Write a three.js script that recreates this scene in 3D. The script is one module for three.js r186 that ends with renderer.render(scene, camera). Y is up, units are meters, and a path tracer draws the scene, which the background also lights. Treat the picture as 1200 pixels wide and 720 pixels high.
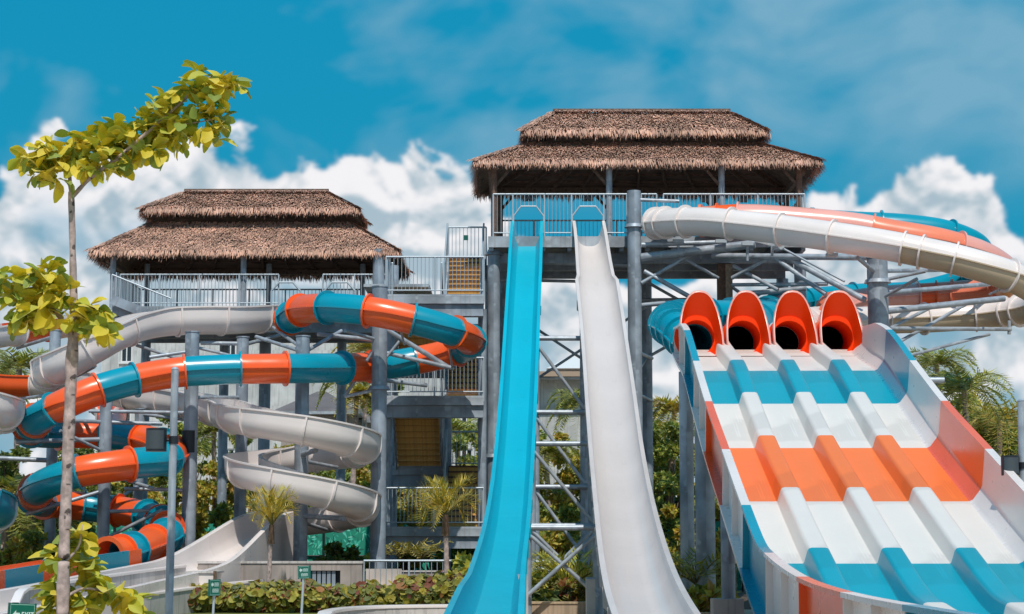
import * as THREE from 'three';
import { mergeGeometries } from 'three/addons/utils/BufferGeometryUtils.js';
import { createNoise3D } from 'simplex-noise';

// ---------------------------------------------------------------- camera, sky, sun, exposure
const F = 2300, PITCH = Math.atan(0.12), EYE = 1.65;           // focal length in photograph pixels (1200 x 720)
const scene = new THREE.Scene();
const camera = new THREE.PerspectiveCamera(2 * Math.atan(360 / F) * 180 / Math.PI, 1200 / 720, 0.5, 3000);
camera.position.set(0, EYE, 0);
camera.rotation.x = PITCH;
const renderer = new THREE.WebGLRenderer({ antialias: true });
renderer.toneMapping = THREE.LinearToneMapping;
renderer.toneMappingExposure = 1.1;
renderer.shadowMap.enabled = true;

function rng(seed) { let a = seed >>> 0; return () => { a = (a + 0x6D2B79F5) | 0; let t = Math.imul(a ^ (a >>> 15), 1 | a); t = (t + Math.imul(t ^ (t >>> 7), 61 | t)) ^ t; return ((t ^ (t >>> 14)) >>> 0) / 4294967296; }; }
const n3 = createNoise3D(rng(11));
const lerp = (a, b, t) => a + (b - a) * t, clamp = (x, a = 0, b = 1) => Math.min(b, Math.max(a, x));
const smooth = (a, b, x) => { const t = clamp((x - a) / (b - a)); return t * t * (3 - 2 * t); };
const fbm = (x, y, z, o = 4) => { let s = 0, a = 0.5; for (let i = 0; i < o; i++) { s += a * n3(x, y, z); x *= 2.03; y *= 2.03; z *= 2.03; a *= 0.5; } return s; };
function pw(table, x) { if (x <= table[0][0]) return table[0][1]; for (let i = 1; i < table.length; i++) if (x <= table[i][0]) { const [a, b] = table[i - 1], [c, d] = table[i]; return lerp(b, d, (x - a) / (c - a)); } return table[table.length - 1][1]; }

{ // teal tropical sky with a bank of cumulus all round the horizon and thin high cloud
  const W = 4096, H = 2560, data = new Float32Array(W * H * 4), D = Math.PI / 180;
  // tops of the cumulus bank in degrees of elevation against azimuth in degrees (0 = north, where the camera looks)
  const tops = [[-40, 9.6], [-30, 11.0], [-22, 9.3], [-16, 9.0], [-14.4, 10.8], [-13.6, 12.0], [-12.2, 11.9], [-10.6, 11.8], [-7.9, 12.1], [-6.6, 11.5], [-5.6, 11.3], [-4.9, 12.1], [-3.9, 12.3], [-2.6, 11.6], [-1.4, 10.7], [-0.4, 9.8], [0.4, 9.5], [1.4, 8.2], [2.4, 7.6], [3.6, 7.8], [5, 8.0], [6.6, 9.2], [7.8, 10.2], [8.7, 10.4], [10, 10.9], [11.4, 11.2], [12.8, 10.9], [13.8, 10.4], [14.5, 9.2], [17, 8.3], [22, 9.4], [30, 10.6], [40, 9.2]];
  for (let j = 0; j < H; j++) {
    const e = ((j + 0.5) / H - 0.5) * 180, ce = Math.cos(e * D), se = Math.sin(e * D);
    for (let i = 0; i < W; i++) {
      const phi = ((i + 0.5) / W - 0.5) * 360, az = ((phi + 90 + 540) % 360) - 180, k = (j * W + i) * 4;
      const every = e > 18 ? 6 : Math.abs(az) > 45 ? 3 : 1; if (e < -1 ? i > 0 : i % every) { data.copyWithin(k, k - 4, k); continue; }   // finer where clouds are in view
      const x = ce * Math.cos(phi * D), z = ce * Math.sin(phi * D);
      const g = smooth(0, 26, e), g2 = smooth(26, 90, e);
      let r = lerp(0.016, 0.002, g), gg = lerp(0.285, 0.245, g), b = lerp(0.45, 0.455, g);
      r = lerp(r, 0.012, g2); gg = lerp(gg, 0.20, g2); b = lerp(b, 0.45, g2);
      if (e > -1) {
        // thin high cloud, thicker in some quarters
        const o = e < 32 ? 5 : 3, qx = x + 0.05 * fbm(x * 4, se * 5 + 2, z * 4, 2), qy = se + 0.03 * fbm(x * 4 + 7, se * 5, z * 4, 2);
        const veil = (0.42 * fbm(qx * 5 + 3, qy * 10, z * 5, o) + 0.34 * fbm(qx * 17, qy * 26 + 4, z * 17 + 2, o - 1) + 0.22 + 0.36 * Math.sin((az - 2) * D * 3.6)) * smooth(8.5, 12.5, e) * (1 - 0.6 * g2);
        const v = clamp(veil, 0, 0.62);
        r = lerp(r, 0.26, v); gg = lerp(gg, 0.44, v); b = lerp(b, 0.56, v);
        if (e < 18) {
          // cumulus: rounded heads from folded noise, lit from the sun's side
          const wx = fbm(x * 12, se * 12, z * 12, 2) * 0.02, wy = fbm(x * 12 + 9, se * 12, z * 12, 2) * 0.02;
          const heads = (X, Y, Z) => { let s = 0, a = 0.5, q = 11; for (let k2 = 0; k2 < 7; k2++) { s += a * (2 * Math.abs(n3(X * q, Y * q * 1.1, Z * q + k2 * 7)) - 0.62); a *= 0.55; q *= 2.05; } return s; };
          const X = x + wx, Y = se + wy, Z = z - wx, h0 = heads(X, Y, Z);
          const inT = Math.abs(az) < 40 ? 1 - smooth(30, 40, Math.abs(az)) : 0;
          const top = lerp(9.5 + 3.2 * fbm(x * 3.1, 5, z * 3.1, 3), pw(tops, az), inT);
          const dep = Math.min(top - e - h0 * 1.5 - 0.15, (top - e + 0.75) * 1.6), c0 = smooth(-0.06, 0.36, dep);
          if (c0 > 0) {
            const h1 = heads(X - Math.sin(phi * D) * 0.0035, Y + 0.0075, Z + Math.cos(phi * D) * 0.0035);
            const hole = smooth(0.06, 0.40, fbm(x * 7 + 40, se * 11, z * 7, 4)) * smooth(1.4, 3.2, dep);
            const c = c0 * (1 - 0.45 * hole);
            const lit = clamp(0.47 + 1.5 * (h1 - h0) - 0.28 * h0 + 0.30 * fbm(X * 8 + 0.8, Y * 9 + 1.5, Z * 8, 4) + 0.16 * (1 - smooth(0, 2.6, dep)) - 0.34 * smooth(1.2, 6.5, dep));
            r = lerp(r, lerp(0.36, 0.82, lit), c); gg = lerp(gg, lerp(0.47, 0.81, lit), c); b = lerp(b, lerp(0.54, 0.83, lit), c);
          }
        }
      }
      data[k] = r; data[k + 1] = gg; data[k + 2] = b; data[k + 3] = 1;
    }
  }
  const t = new THREE.DataTexture(data, W, H, THREE.RGBAFormat, THREE.FloatType);
  t.mapping = THREE.EquirectangularReflectionMapping; t.magFilter = THREE.LinearFilter; t.needsUpdate = true;
  scene.background = t; scene.environment = t;
}
const sun = new THREE.DirectionalLight(new THREE.Color(1, 0.95, 0.87), 3.3);
{ const az = 6 * Math.PI / 180, el = 56 * Math.PI / 180;            // high, behind the camera and to its right
  sun.position.set(Math.sin(az) * Math.cos(el) * 150, Math.sin(el) * 150, Math.cos(az) * Math.cos(el) * 150 - 50);
  sun.target.position.set(0, 0, -50); scene.add(sun, sun.target);
  sun.castShadow = true; sun.shadow.radius = 1; sun.shadow.mapSize.set(4096, 4096);
  Object.assign(sun.shadow.camera, { left: -45, right: 45, top: 45, bottom: -45, near: 10, far: 320 }); }

// ---------------------------------------------------------------- helpers
// a pixel of the photograph at depth d (metres along the ground from the camera) as a point
function P(x, y, d) { const dx = (x - 600) / F, dy = (360 - y) / F, c = Math.cos(PITCH), s = Math.sin(PITCH), k = d / (c - dy * s); return new THREE.Vector3(dx * k, EYE + (dy * c + s) * k, -d); }
const V = (x, y, z) => new THREE.Vector3(x, y, z);
const used = {};
function numbered(n) { if (!(n in used)) { used[n] = 0; return n; } return n + '_' + String(++used[n]).padStart(3, '0'); }
function thing(name, label, category, base = V(0, 0, 0), group) {
  const o = new THREE.Group(); o.name = numbered(name); o.position.copy(base); scene.add(o);
  o.userData = { label, category }; if (group) o.userData.group = group; return o;
}
const rootOf = (o) => { while (o.parent && o.parent !== scene) o = o.parent; return o; };
function part(parent, name, geo, mat, kind) {                         // geometry in world metres; moved into its thing's frame
  const m = new THREE.Mesh(geo, mat); m.name = name; m.castShadow = m.receiveShadow = true; parent.add(m);
  const b = rootOf(parent).position; geo.translate(-b.x, -b.y, -b.z);
  if (kind) m.userData.kind = kind; return m;
}
function sub(parent, name) { const g = new THREE.Group(); g.name = name; parent.add(g); return g; }
function struct(name, geo, mat) { const m = new THREE.Mesh(geo, mat); m.name = numbered(name); m.receiveShadow = m.castShadow = true; m.userData.kind = 'structure'; scene.add(m); return m; }
function merge(list) { const any = list.some((g) => !g.index); return mergeGeometries(any ? list.map((g) => g.index ? g.toNonIndexed() : g) : list); }
function cyl(a, b, r, r2 = r, seg = 14, caps = true) {                // pipe from a to b
  const d = b.clone().sub(a), L = d.length(), g = new THREE.CylinderGeometry(r2, r, L, seg, 1, !caps), uv = g.attributes.uv;
  for (let i = 0; i < uv.count; i++) uv.setXY(i, uv.getX(i) * 6.28 * r, uv.getY(i) * L);
  g.applyQuaternion(new THREE.Quaternion().setFromUnitVectors(V(0, 1, 0), d.normalize()));
  return g.translate((a.x + b.x) / 2, (a.y + b.y) / 2, (a.z + b.z) / 2);
}
function box(x0, x1, y0, y1, z0, z1) {
  const sx = x1 - x0, sy = y1 - y0, sz = z1 - z0, g = new THREE.BoxGeometry(sx, sy, sz), uv = g.attributes.uv, n = g.attributes.normal;
  for (let i = 0; i < uv.count; i++) { const ax = Math.abs(n.getX(i)) > 0.5, ay = Math.abs(n.getY(i)) > 0.5; uv.setXY(i, uv.getX(i) * (ax ? sz : sx), uv.getY(i) * (ay ? sz : sy)); }
  return g.translate((x0 + x1) / 2, (y0 + y1) / 2, (z0 + z1) / 2);
}
function bar(a, b, w, h) {                                            // box beam from a to b, h upright
  const d = b.clone().sub(a), L = d.length(), g = box(-w / 2, w / 2, -h / 2, h / 2, -L / 2, L / 2);
  const m = new THREE.Matrix4().lookAt(b, a, V(0, 1, 0)); g.applyMatrix4(m);
  return g.translate((a.x + b.x) / 2, (a.y + b.y) / 2, (a.z + b.z) / 2);
}
function surf(rows) {                                                 // rows: arrays of [Vector3, u, v]; one smooth surface
  const pos = [], uv = [], idx = [], m = rows[0].length;
  for (const r of rows) for (const [p, u, v] of r) { pos.push(p.x, p.y, p.z); uv.push(u, v); }
  for (let i = 0; i + 1 < rows.length; i++) for (let j = 0; j + 1 < m; j++) { const a = i * m + j, b = a + 1, c = a + m, d = c + 1; idx.push(a, b, c, b, d, c); }
  const g = new THREE.BufferGeometry(); g.setAttribute('position', new THREE.Float32BufferAttribute(pos, 3)); g.setAttribute('uv', new THREE.Float32BufferAttribute(uv, 2)); g.setIndex(idx); g.computeVertexNormals(); return g;
}
const curveOf = (pts) => { const c = new THREE.CatmullRomCurve3(pts, false, 'centripetal'); c.arcLengthDivisions = 400; return c; };
const path = (list, last) => { const p = list.map(([x, y, d]) => P(x, y, d)); if (last) p.push(last.clone().add(V(0, 0, -1.2)), last); return curveOf(p); };
function eased(pts, passes = 40, n = 90) { let p = curveOf(pts).getSpacedPoints(n); for (let k = 0; k < passes; k++) p = p.map((q, i) => i && i < n ? q.clone().multiplyScalar(2).add(p[i - 1]).add(p[i + 1]).multiplyScalar(0.25) : q); return curveOf(p.filter((_, i) => i % 3 === 0)); }
function frame(curve, u) {
  u = clamp(u); const p = curve.getPointAt(u), t = curve.getTangentAt(u), r = V(0, 0, 0).crossVectors(t, V(0, 1, 0)).normalize(), up = V(0, 0, 0).crossVectors(r, t); return { p, t, r, up };
}
// strips: polylines in (right, up) metres, or a function of u giving them; each becomes one smooth surface
function sweep(curve, u0, u1, strips, step = 0.2) {
  const L = curve.getLength(), n = Math.max(1, Math.ceil((u1 - u0) * L / step)), of = typeof strips === 'function' ? strips : () => strips, geos = [], rows = [];
  for (let i = 0; i <= n; i++) {
    const u = lerp(u0, u1, i / n), f = frame(curve, u), s = of(u);
    s.forEach((line, k) => { let v = 0; (rows[k] = rows[k] || []).push(line.map(([a, b], j) => { if (j) v += Math.hypot(a - line[j - 1][0], b - line[j - 1][1]); return [f.p.clone().addScaledVector(f.r, a).addScaledVector(f.up, b), u * L, v]; })); });
  }
  for (const r of rows) geos.push(surf(r));
  return merge(geos);
}
const arc = (r, a0, a1, n, cx = 0, cy = 0) => Array.from({ length: n + 1 }, (_, i) => { const a = lerp(a0, a1, i / n); return [cx + r * Math.cos(a), cy + r * Math.sin(a)]; });
function ringGeo(curve, u, r0, r1, w, a0 = 0, a1 = Math.PI * 2, n = 28, cy = 0) {   // flange round a tube or trough
  const f = frame(curve, u), at = (r, o) => arc(r, a0, a1, n, 0, cy).map(([a, b], j) => [f.p.clone().addScaledVector(f.r, a).addScaledVector(f.up, b).addScaledVector(f.t, o), j * 0.1, o]);
  const A = at(r0, -w / 2), B = at(r1, -w / 2), C = at(r1, w / 2), D = at(r0, w / 2);
  return merge([surf([A, B]), surf([B, C]), surf([C, D])]);
}

// ---------------------------------------------------------------- materials
// noise that repeats after `per` cells
function pnoise(seed) { const t = [], r = rng(seed); for (let i = 0; i < 4096; i++) t.push(r());
  return (x, y, per) => { const xi = Math.floor(x), yi = Math.floor(y), fx = x - xi, fy = y - yi, s = (a) => a * a * (3 - 2 * a), h = (a, b) => t[((((a % per) + per) % per) * 61 + (((b % per) + per) % per) * 157) & 4095]; return lerp(lerp(h(xi, yi), h(xi + 1, yi), s(fx)), lerp(h(xi, yi + 1), h(xi + 1, yi + 1), s(fx)), s(fy)); }; }
function tex(size, metres, fn, srgb = true) {
  const d = new Uint8Array(size * size * 4);
  for (let j = 0; j < size; j++) for (let i = 0; i < size; i++) { const c = fn(i / size, j / size), k = (j * size + i) * 4; d[k] = 255 * clamp(c[0]); d[k + 1] = 255 * clamp(c[1]); d[k + 2] = 255 * clamp(c[2]); d[k + 3] = 255; }
  const t = new THREE.DataTexture(d, size, size); t.wrapS = t.wrapT = THREE.RepeatWrapping; t.magFilter = THREE.LinearFilter; t.minFilter = THREE.LinearMipmapLinearFilter; t.generateMipmaps = true;
  if (srgb) t.colorSpace = THREE.SRGBColorSpace; t.repeat.set(1 / metres, 1 / metres); t.needsUpdate = true; return t;
}
const pf = (n, x, y, per, o) => { let s = 0, a = 0.5; for (let i = 0; i < o; i++) { s += a * n(x * per, y * per, per); per *= 2; a *= 0.5; } return s; };
const nA = pnoise(3), nB = pnoise(8), nC = pnoise(21);
const tGel = tex(512, 3.1, (x, y) => { const a = pf(nA, x, y, 4, 5), st = nB(x * 3, y * 90, 90) * 0.5 + nC(x * 6, y * 40, 120) * 0.5, v = 0.95 + 0.06 * a - 0.05 * smooth(0.62, 0.95, st) * pf(nC, x, y, 3, 3); return [v, v * 0.995, v * 0.985]; });
const tRough = tex(256, 2.3, (x, y) => { const a = pf(nB, x, y, 5, 5); return [1, 0.85 + 0.25 * a, 0]; }, false);
const tBed = tex(1024, 4.3, (x, y) => { const a = pf(nC, x, y, 3, 5), sc = smooth(0.70, 0.98, nB(x * 5, y * 160, 160)) * smooth(0.42, 0.62, pf(nA, x, y, 5, 3)), sp = smooth(0.80, 0.9, pf(nB, x, y, 64, 2)), patch = smooth(0.50, 0.60, pf(nA, x, y, 4, 4)), v = 0.93 + 0.07 * a - 0.05 * patch; return [v + 0.05 * sc - 0.06 * sp, v + 0.06 * sc - 0.06 * sp, v * 0.985 + 0.07 * sc - 0.06 * sp]; });
const tSteel = tex(512, 2.7, (x, y) => { const a = pf(nA, x, y, 6, 5), s = smooth(0.60, 0.72, pf(nB, x, y, 9, 4)), st = smooth(0.62, 0.95, nC(x * 40, y * 3, 120)) * pf(nA, x, y, 3, 3), v = 0.62 + 0.5 * a - 0.12 * st, w = s * 0.8; return [lerp(v + 0.05 * st, 1, w), lerp(v, 1, w), lerp(v * 1.01 - 0.03 * st, 1, w)]; });
const tBark = tex(256, 0.5, (x, y) => { const a = pf(nA, x, y, 8, 4), k = smooth(0.64, 0.7, pf(nC, x, y, 6, 3)), v = 0.62 + 0.5 * a - 0.35 * k; return [v, v, v]; });
const tGround = tex(512, 4, (x, y) => { const a = pf(nA, x, y, 4, 6), b = nB(x * 200, y * 200, 200), v = 0.72 + 0.36 * a + 0.08 * (b - 0.5); return [v, v * 0.99, v * 0.97]; });
const tPlaster = tex(512, 3, (x, y) => { const a = pf(nC, x, y, 5, 6), st = nB(x * 70, y * 4, 280), v = 0.74 + 0.32 * a - 0.10 * smooth(0.6, 1, st); return [v, v * 0.99, v * 0.98]; });
const rgb = (r, g, b) => new THREE.Color().setRGB(r, g, b);
const gel = (c, rough = 0.3, map = tGel) => new THREE.MeshPhysicalMaterial({ color: c, map, roughness: rough, roughnessMap: tRough, clearcoat: 0.12, clearcoatRoughness: 0.15, side: THREE.DoubleSide });
const std = (c, rough = 0.7, o = {}) => new THREE.MeshStandardMaterial({ color: c, roughness: rough, side: THREE.DoubleSide, ...o });
const M = {
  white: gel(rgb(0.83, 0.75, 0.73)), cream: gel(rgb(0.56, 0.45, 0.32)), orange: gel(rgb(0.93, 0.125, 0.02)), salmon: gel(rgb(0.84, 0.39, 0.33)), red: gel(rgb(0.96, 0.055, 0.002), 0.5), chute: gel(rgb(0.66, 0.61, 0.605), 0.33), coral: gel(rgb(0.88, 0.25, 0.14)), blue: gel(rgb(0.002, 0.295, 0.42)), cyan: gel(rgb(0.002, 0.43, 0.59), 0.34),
  bedWhite: gel(rgb(0.76, 0.71, 0.685), 0.5, tBed), bedOrange: gel(rgb(0.95, 0.20, 0.025), 0.5, tBed), bedBlue: gel(rgb(0.002, 0.34, 0.465), 0.45, tBed), seal: std(rgb(0.25, 0.27, 0.28), 0.8),
  steel: std(rgb(0.38, 0.44, 0.50), 0.5, { map: tSteel, metalness: 0.15 }), pipe: std(rgb(0.44, 0.49, 0.54), 0.45, { map: tSteel, metalness: 0.25 }), rail: std(rgb(0.46, 0.52, 0.57), 0.45, { metalness: 0.3 }),
  beam: std(rgb(0.38, 0.44, 0.50), 0.6, { map: tSteel }), fascia: std(rgb(0.44, 0.49, 0.53), 0.6, { map: tSteel }), timber: std(rgb(0.20, 0.11, 0.075), 0.8, { map: tBark }), darkTimber: std(rgb(0.17, 0.11, 0.08), 0.85, { map: tBark }),
  tread: std(rgb(0.80, 0.46, 0.13), 0.75, { map: tPlaster }), riser: std(rgb(0.50, 0.30, 0.18), 0.8, { map: tBark }), black: std(rgb(0.012, 0.016, 0.022), 0.45),
  concrete: std(rgb(0.46, 0.40, 0.37), 0.85, { map: tPlaster }), paleWall: std(rgb(0.66, 0.62, 0.60), 0.8, { map: tPlaster }), paving: std(rgb(0.60, 0.48, 0.38), 0.85, { map: tGround }), lawn: std(rgb(0.20, 0.22, 0.04), 0.95, { map: tGround }), soil: std(rgb(0.10, 0.07, 0.05), 1, { map: tGround }),
  barkPale: std(rgb(0.62, 0.47, 0.42), 0.9, { map: tBark }), barkBrown: std(rgb(0.20, 0.12, 0.08), 0.95, { map: tBark }),
  signGreen: std(rgb(0.006, 0.11, 0.085), 0.4), hotel: std(rgb(0.66, 0.68, 0.68), 0.8, { map: tPlaster }), shingle: std(rgb(0.20, 0.18, 0.19), 0.9, { map: tGround }), glass: std(rgb(0.02, 0.03, 0.04), 0.08), frameWhite: std(rgb(0.7, 0.7, 0.7), 0.5),
};
M.red.clearcoat = 0; M.red.specularIntensity = 0.35;
M.thatch = std(0xffffff, 0.95, { vertexColors: true });
const leafMat = (r, g, b, tr = 0.3) => new THREE.MeshPhysicalMaterial({ color: rgb(r, g, b), roughness: 0.65, transmission: tr, thickness: 0, side: THREE.DoubleSide });
const L = { gold: leafMat(0.76, 0.60, 0.02, 0.4), lime: leafMat(0.55, 0.54, 0.03, 0.4), green: leafMat(0.26, 0.34, 0.03, 0.4), russet: leafMat(0.45, 0.10, 0.03) };
M.leaves = new THREE.MeshPhysicalMaterial({ color: 0xffffff, vertexColors: true, roughness: 0.7, transmission: 0.5, thickness: 0, side: THREE.DoubleSide });

// ---------------------------------------------------------------- ground
{ const g = new THREE.PlaneGeometry(900, 900); g.rotateX(-Math.PI / 2); const uv = g.attributes.uv; for (let i = 0; i < uv.count; i++) uv.setXY(i, uv.getX(i) * 900, uv.getY(i) * 900); g.translate(0, 0, -200); struct('ground', g, M.paving); }
{ const g = box(-14, 0.5, -0.1, 0.02, -47.6, -43.5); struct('lawn', g, M.lawn); }
{ const g = box(-30, 16, -0.1, 0.012, -75, -49.2); struct('planting_bed', g, M.soil); }

// ---------------------------------------------------------------- towers
function railing(parent, a, b, h, o = {}) {                           // a, b on the deck; straight or sloping
  const r = sub(parent, 'railing'), len = a.distanceTo(b), np = Math.max(1, Math.round(len / (o.post || 1.35))), up = (p, y) => p.clone().add(V(0, y, 0)), at = (t) => a.clone().lerp(b, t), bars = [];
  part(r, 'top_rail', cyl(up(a, h), up(b, h), 0.028, 0.028, 8), M.rail); part(r, 'bottom_rail', cyl(up(a, 0.12), up(b, 0.12), 0.02, 0.02, 6), M.rail);
  for (let i = 0; i <= np; i++) part(r, 'post', cyl(up(at(i / np), -0.15), up(at(i / np), h), 0.026, 0.026, 8), M.rail);
  const nb = Math.round(len / (o.gap || 0.115)); for (let i = 1; i < nb; i++) if (!o.skip || !o.skip(i / nb)) bars.push(cyl(up(at(i / nb), 0.12), up(at(i / nb), h), 0.0095, 0.0095, 4, false));
  if (bars.length) part(r, 'baluster', merge(bars), M.rail, 'stuff'); return r;
}
const rdirT = (R) => V(R() * 2 - 1, R() * 2 - 1, R() * 2 - 1);
function hipRoof(tower, cx, zc, tiers, seed, yDeck) {
  const R = rng(seed), roof = sub(tower, 'roof');
  tiers.forEach((T, ti) => {
    const pos = [], col = [], uvs = [], nor = [];
    const corners = (hx, hz, y) => [V(cx - hx, y, zc + hz), V(cx + hx, y, zc + hz), V(cx + hx, y, zc - hz), V(cx - hx, y, zc - hz)];
    const lo = corners(T.hx, T.hz, T.y), hi = corners(T.hx2, T.hz2, T.y2);
    const slab = [], low2 = corners(T.hx - 0.06, T.hz - 0.06, T.y - 0.10), hi2 = corners(Math.max(T.hx2 - 0.02, 0.02), Math.max(T.hz2 - 0.02, 0.01), T.y2 - 0.10);
    for (let f = 0; f < 4; f++) { const g = (f + 1) % 4; slab.push(surf([[[lo[f], 0, 0], [lo[g], 1, 0]], [[hi[f], 0, 1], [hi[g], 1, 1]]]), surf([[[low2[f], 0, 0], [low2[g], 1, 0]], [[hi2[f], 0, 1], [hi2[g], 1, 1]]]), surf([[[lo[f], 0, 0], [lo[g], 1, 0]], [[low2[f], 0, 1], [low2[g], 1, 1]]])); }
    part(roof, 'roof_lining', merge(slab), M.darkTimber);
    const strand = (p, d, side0, w, len, droop, n, lift) => {
      const side = V(0, 0, 0).crossVectors(side0, d).dot(n) < 0 ? side0.clone().negate() : side0;
      const k = 0.74 + 0.38 * R(), tone = R() < 0.07 ? 0.6 : 1, age = 0.82 + 0.5 * fbm(p.x * 0.9, p.y * 2.1, p.z * 0.9, 3), c = [0.72 * k * tone * age, 0.425 * k * tone * age * (0.95 + 0.1 * R()), 0.31 * k * tone * age];
      const a = p.clone().addScaledVector(n, lift), m = a.clone().addScaledVector(d, len * 0.55).addScaledVector(n, 0.03 * R()), e = a.clone().addScaledVector(d, len).addScaledVector(n, 0.02 + 0.05 * R()).add(V(0, -droop, 0));
      const jn = n.clone().add(rdirT(R).multiplyScalar(0.35)).normalize(), q = [a.clone().addScaledVector(side, -w), a.clone().addScaledVector(side, w), m.clone().addScaledVector(side, -w), m.clone().addScaledVector(side, w), e];
      for (const i of [0, 1, 2, 1, 3, 2, 2, 3, 4]) { pos.push(q[i].x, q[i].y, q[i].z); nor.push(jn.x, jn.y, jn.z); col.push(...c); uvs.push(0, 0); }
    };
    for (let f = 0; f < 4; f++) {
      const g = (f + 1) % 4, along = lo[g].clone().sub(lo[f]), w = along.length(), e = along.clone().normalize(), midL = lo[f].clone().lerp(lo[g], 0.5), midH = hi[f].clone().lerp(hi[g], 0.5), upv = midH.clone().sub(midL), sl = upv.length(), s = upv.clone().normalize(), n = V(0, 0, 0).crossVectors(e, s).normalize(); if (n.y < 0) n.negate();
      const w2 = hi[f].distanceTo(hi[g]), dens = f === 2 ? 120 : 560, N = Math.round((w + w2) / 2 * sl * dens);
      for (let i = 0; i < N; i++) { let t; do t = R(); while (R() > lerp(1, w2 / w, t)); const x = (R() - 0.5) * lerp(w, w2, t) * 1.01, p = midL.clone().addScaledVector(e, x).addScaledVector(s, t * sl + 0.16), d = s.clone().negate().addScaledVector(e, (R() - 0.5) * 0.34).normalize(); strand(p, d, e, 0.009 + 0.012 * R(), 0.15 + 0.12 * R(), 0, n, 0.01 + 0.028 * R()); }
      const NF = Math.round(w * 130);                                 // ragged eave
      for (let i = 0; i < NF; i++) { const x = (R() - 0.5) * w * 1.012, back = R() * 0.22, p = midL.clone().addScaledVector(e, x).addScaledVector(s, back), d = s.clone().negate().lerp(V(0, -1, 0), 0.35 + 0.45 * R()).addScaledVector(e, (R() - 0.5) * 0.35).normalize(); strand(p, d, e, 0.010 + 0.012 * R(), 0.20 + (f ? 0.14 * R() : 0) + back + 0.10 * R() * R() + (R() < 0.03 ? 0.1 : 0), 0.02, n, 0.02 + 0.04 * R()); }
      const hipA = lo[f], hipB = hi[f];                               // bunches laid over the hips
      for (let i = 0; i < 260; i++) { const p = hipA.clone().lerp(hipB, R()).addScaledVector(e, (R() - 0.5) * 0.2), d = hipA.clone().sub(hipB).normalize().addScaledVector(e, (R() - 0.5) * 0.8).normalize(); strand(p.add(V(0, 0.05, 0)), d, e, 0.02, 0.3, 0.05, V(0, 1, 0), 0.03); }
    }
    if (ti === tiers.length - 1) for (let i = 0; i < 1100; i++) { const x = lerp(-T.hx2, T.hx2, R()), sg = R() < 0.5 ? 1 : -1, p = V(cx + x, T.y2 + 0.07 + 0.05 * R(), zc), d = V((R() - 0.5) * 1.2, -0.55, sg).normalize(); strand(p, d, V(1, 0, 0), 0.016, 0.26 + 0.12 * R(), 0, V(0, 1, 0), 0.02); }
    const G = new THREE.BufferGeometry(); G.setAttribute('position', new THREE.Float32BufferAttribute(pos, 3)); G.setAttribute('color', new THREE.Float32BufferAttribute(col, 3)); G.setAttribute('uv', new THREE.Float32BufferAttribute(uvs, 2)); G.setAttribute('normal', new THREE.Float32BufferAttribute(nor, 3));
    part(roof, 'thatch', G, M.thatch, 'stuff');
    if (ti === tiers.length - 1) part(roof, 'ridge_pole', cyl(V(cx - T.hx2 - 0.05, T.y2 + 0.12, zc), V(cx + T.hx2 + 0.05, T.y2 + 0.12, zc), 0.045), M.darkTimber);
  });
  const T = tiers[0];
  for (let i = 0; i <= 10; i++) { const x = cx + lerp(-T.hx + 0.25, T.hx - 0.25, i / 10); for (const s of [1, -1]) part(roof, 'rafter', bar(V(x, T.y - 0.14, zc + s * (T.hz - 0.15)), V(lerp(cx, x, T.hx2 / T.hx), T.y2 - 0.2, zc + s * T.hz2), 0.07, 0.12), M.darkTimber); }
  for (let k = 1; k < 5; k++) for (const s of [1, -1]) { const t = k / 5, y = lerp(T.y, T.y2, t) - 0.13, z = zc + s * lerp(T.hz, T.hz2, t), hx = lerp(T.hx, T.hx2, t) - 0.1; part(roof, 'purlin', bar(V(cx - hx, y, z), V(cx + hx, y, z), 0.05, 0.05), M.timber); }
  for (const s of [1, -1]) part(roof, 'wall_plate', bar(V(cx - T.hx + 0.4, T.y - 0.05, zc + s * (T.hz - 0.5)), V(cx + T.hx - 0.4, T.y - 0.05, zc + s * (T.hz - 0.5)), 0.12, 0.16), M.darkTimber);
  for (const s of [1, -1]) part(roof, 'wall_plate', bar(V(cx + s * (T.hx - 0.45), T.y - 0.2, zc - T.hz + 0.4), V(cx + s * (T.hx - 0.45), T.y - 0.2, zc + T.hz - 0.4), 0.12, 0.16), M.darkTimber);
  return roof;
}
function shaft(parent, x, z, y0, y1, r, o = {}) {                      // steel column with flanges
  const m = part(parent, o.name || 'column', cyl(V(x, y0, z), V(x, y1, z), r, r, 22), o.mat || M.steel);
  for (const y of o.flanges || []) part(parent, 'flange', cyl(V(x, y - 0.05, z), V(x, y + 0.05, z), r + 0.09, r + 0.05, 22), o.mat || M.steel);
  if (!o.noBase) part(parent, 'base_plate', cyl(V(x, y0, z), V(x, y0 + 0.06, z), r + 0.14, r + 0.14, 22), o.mat || M.steel);
  return m;
}
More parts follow.
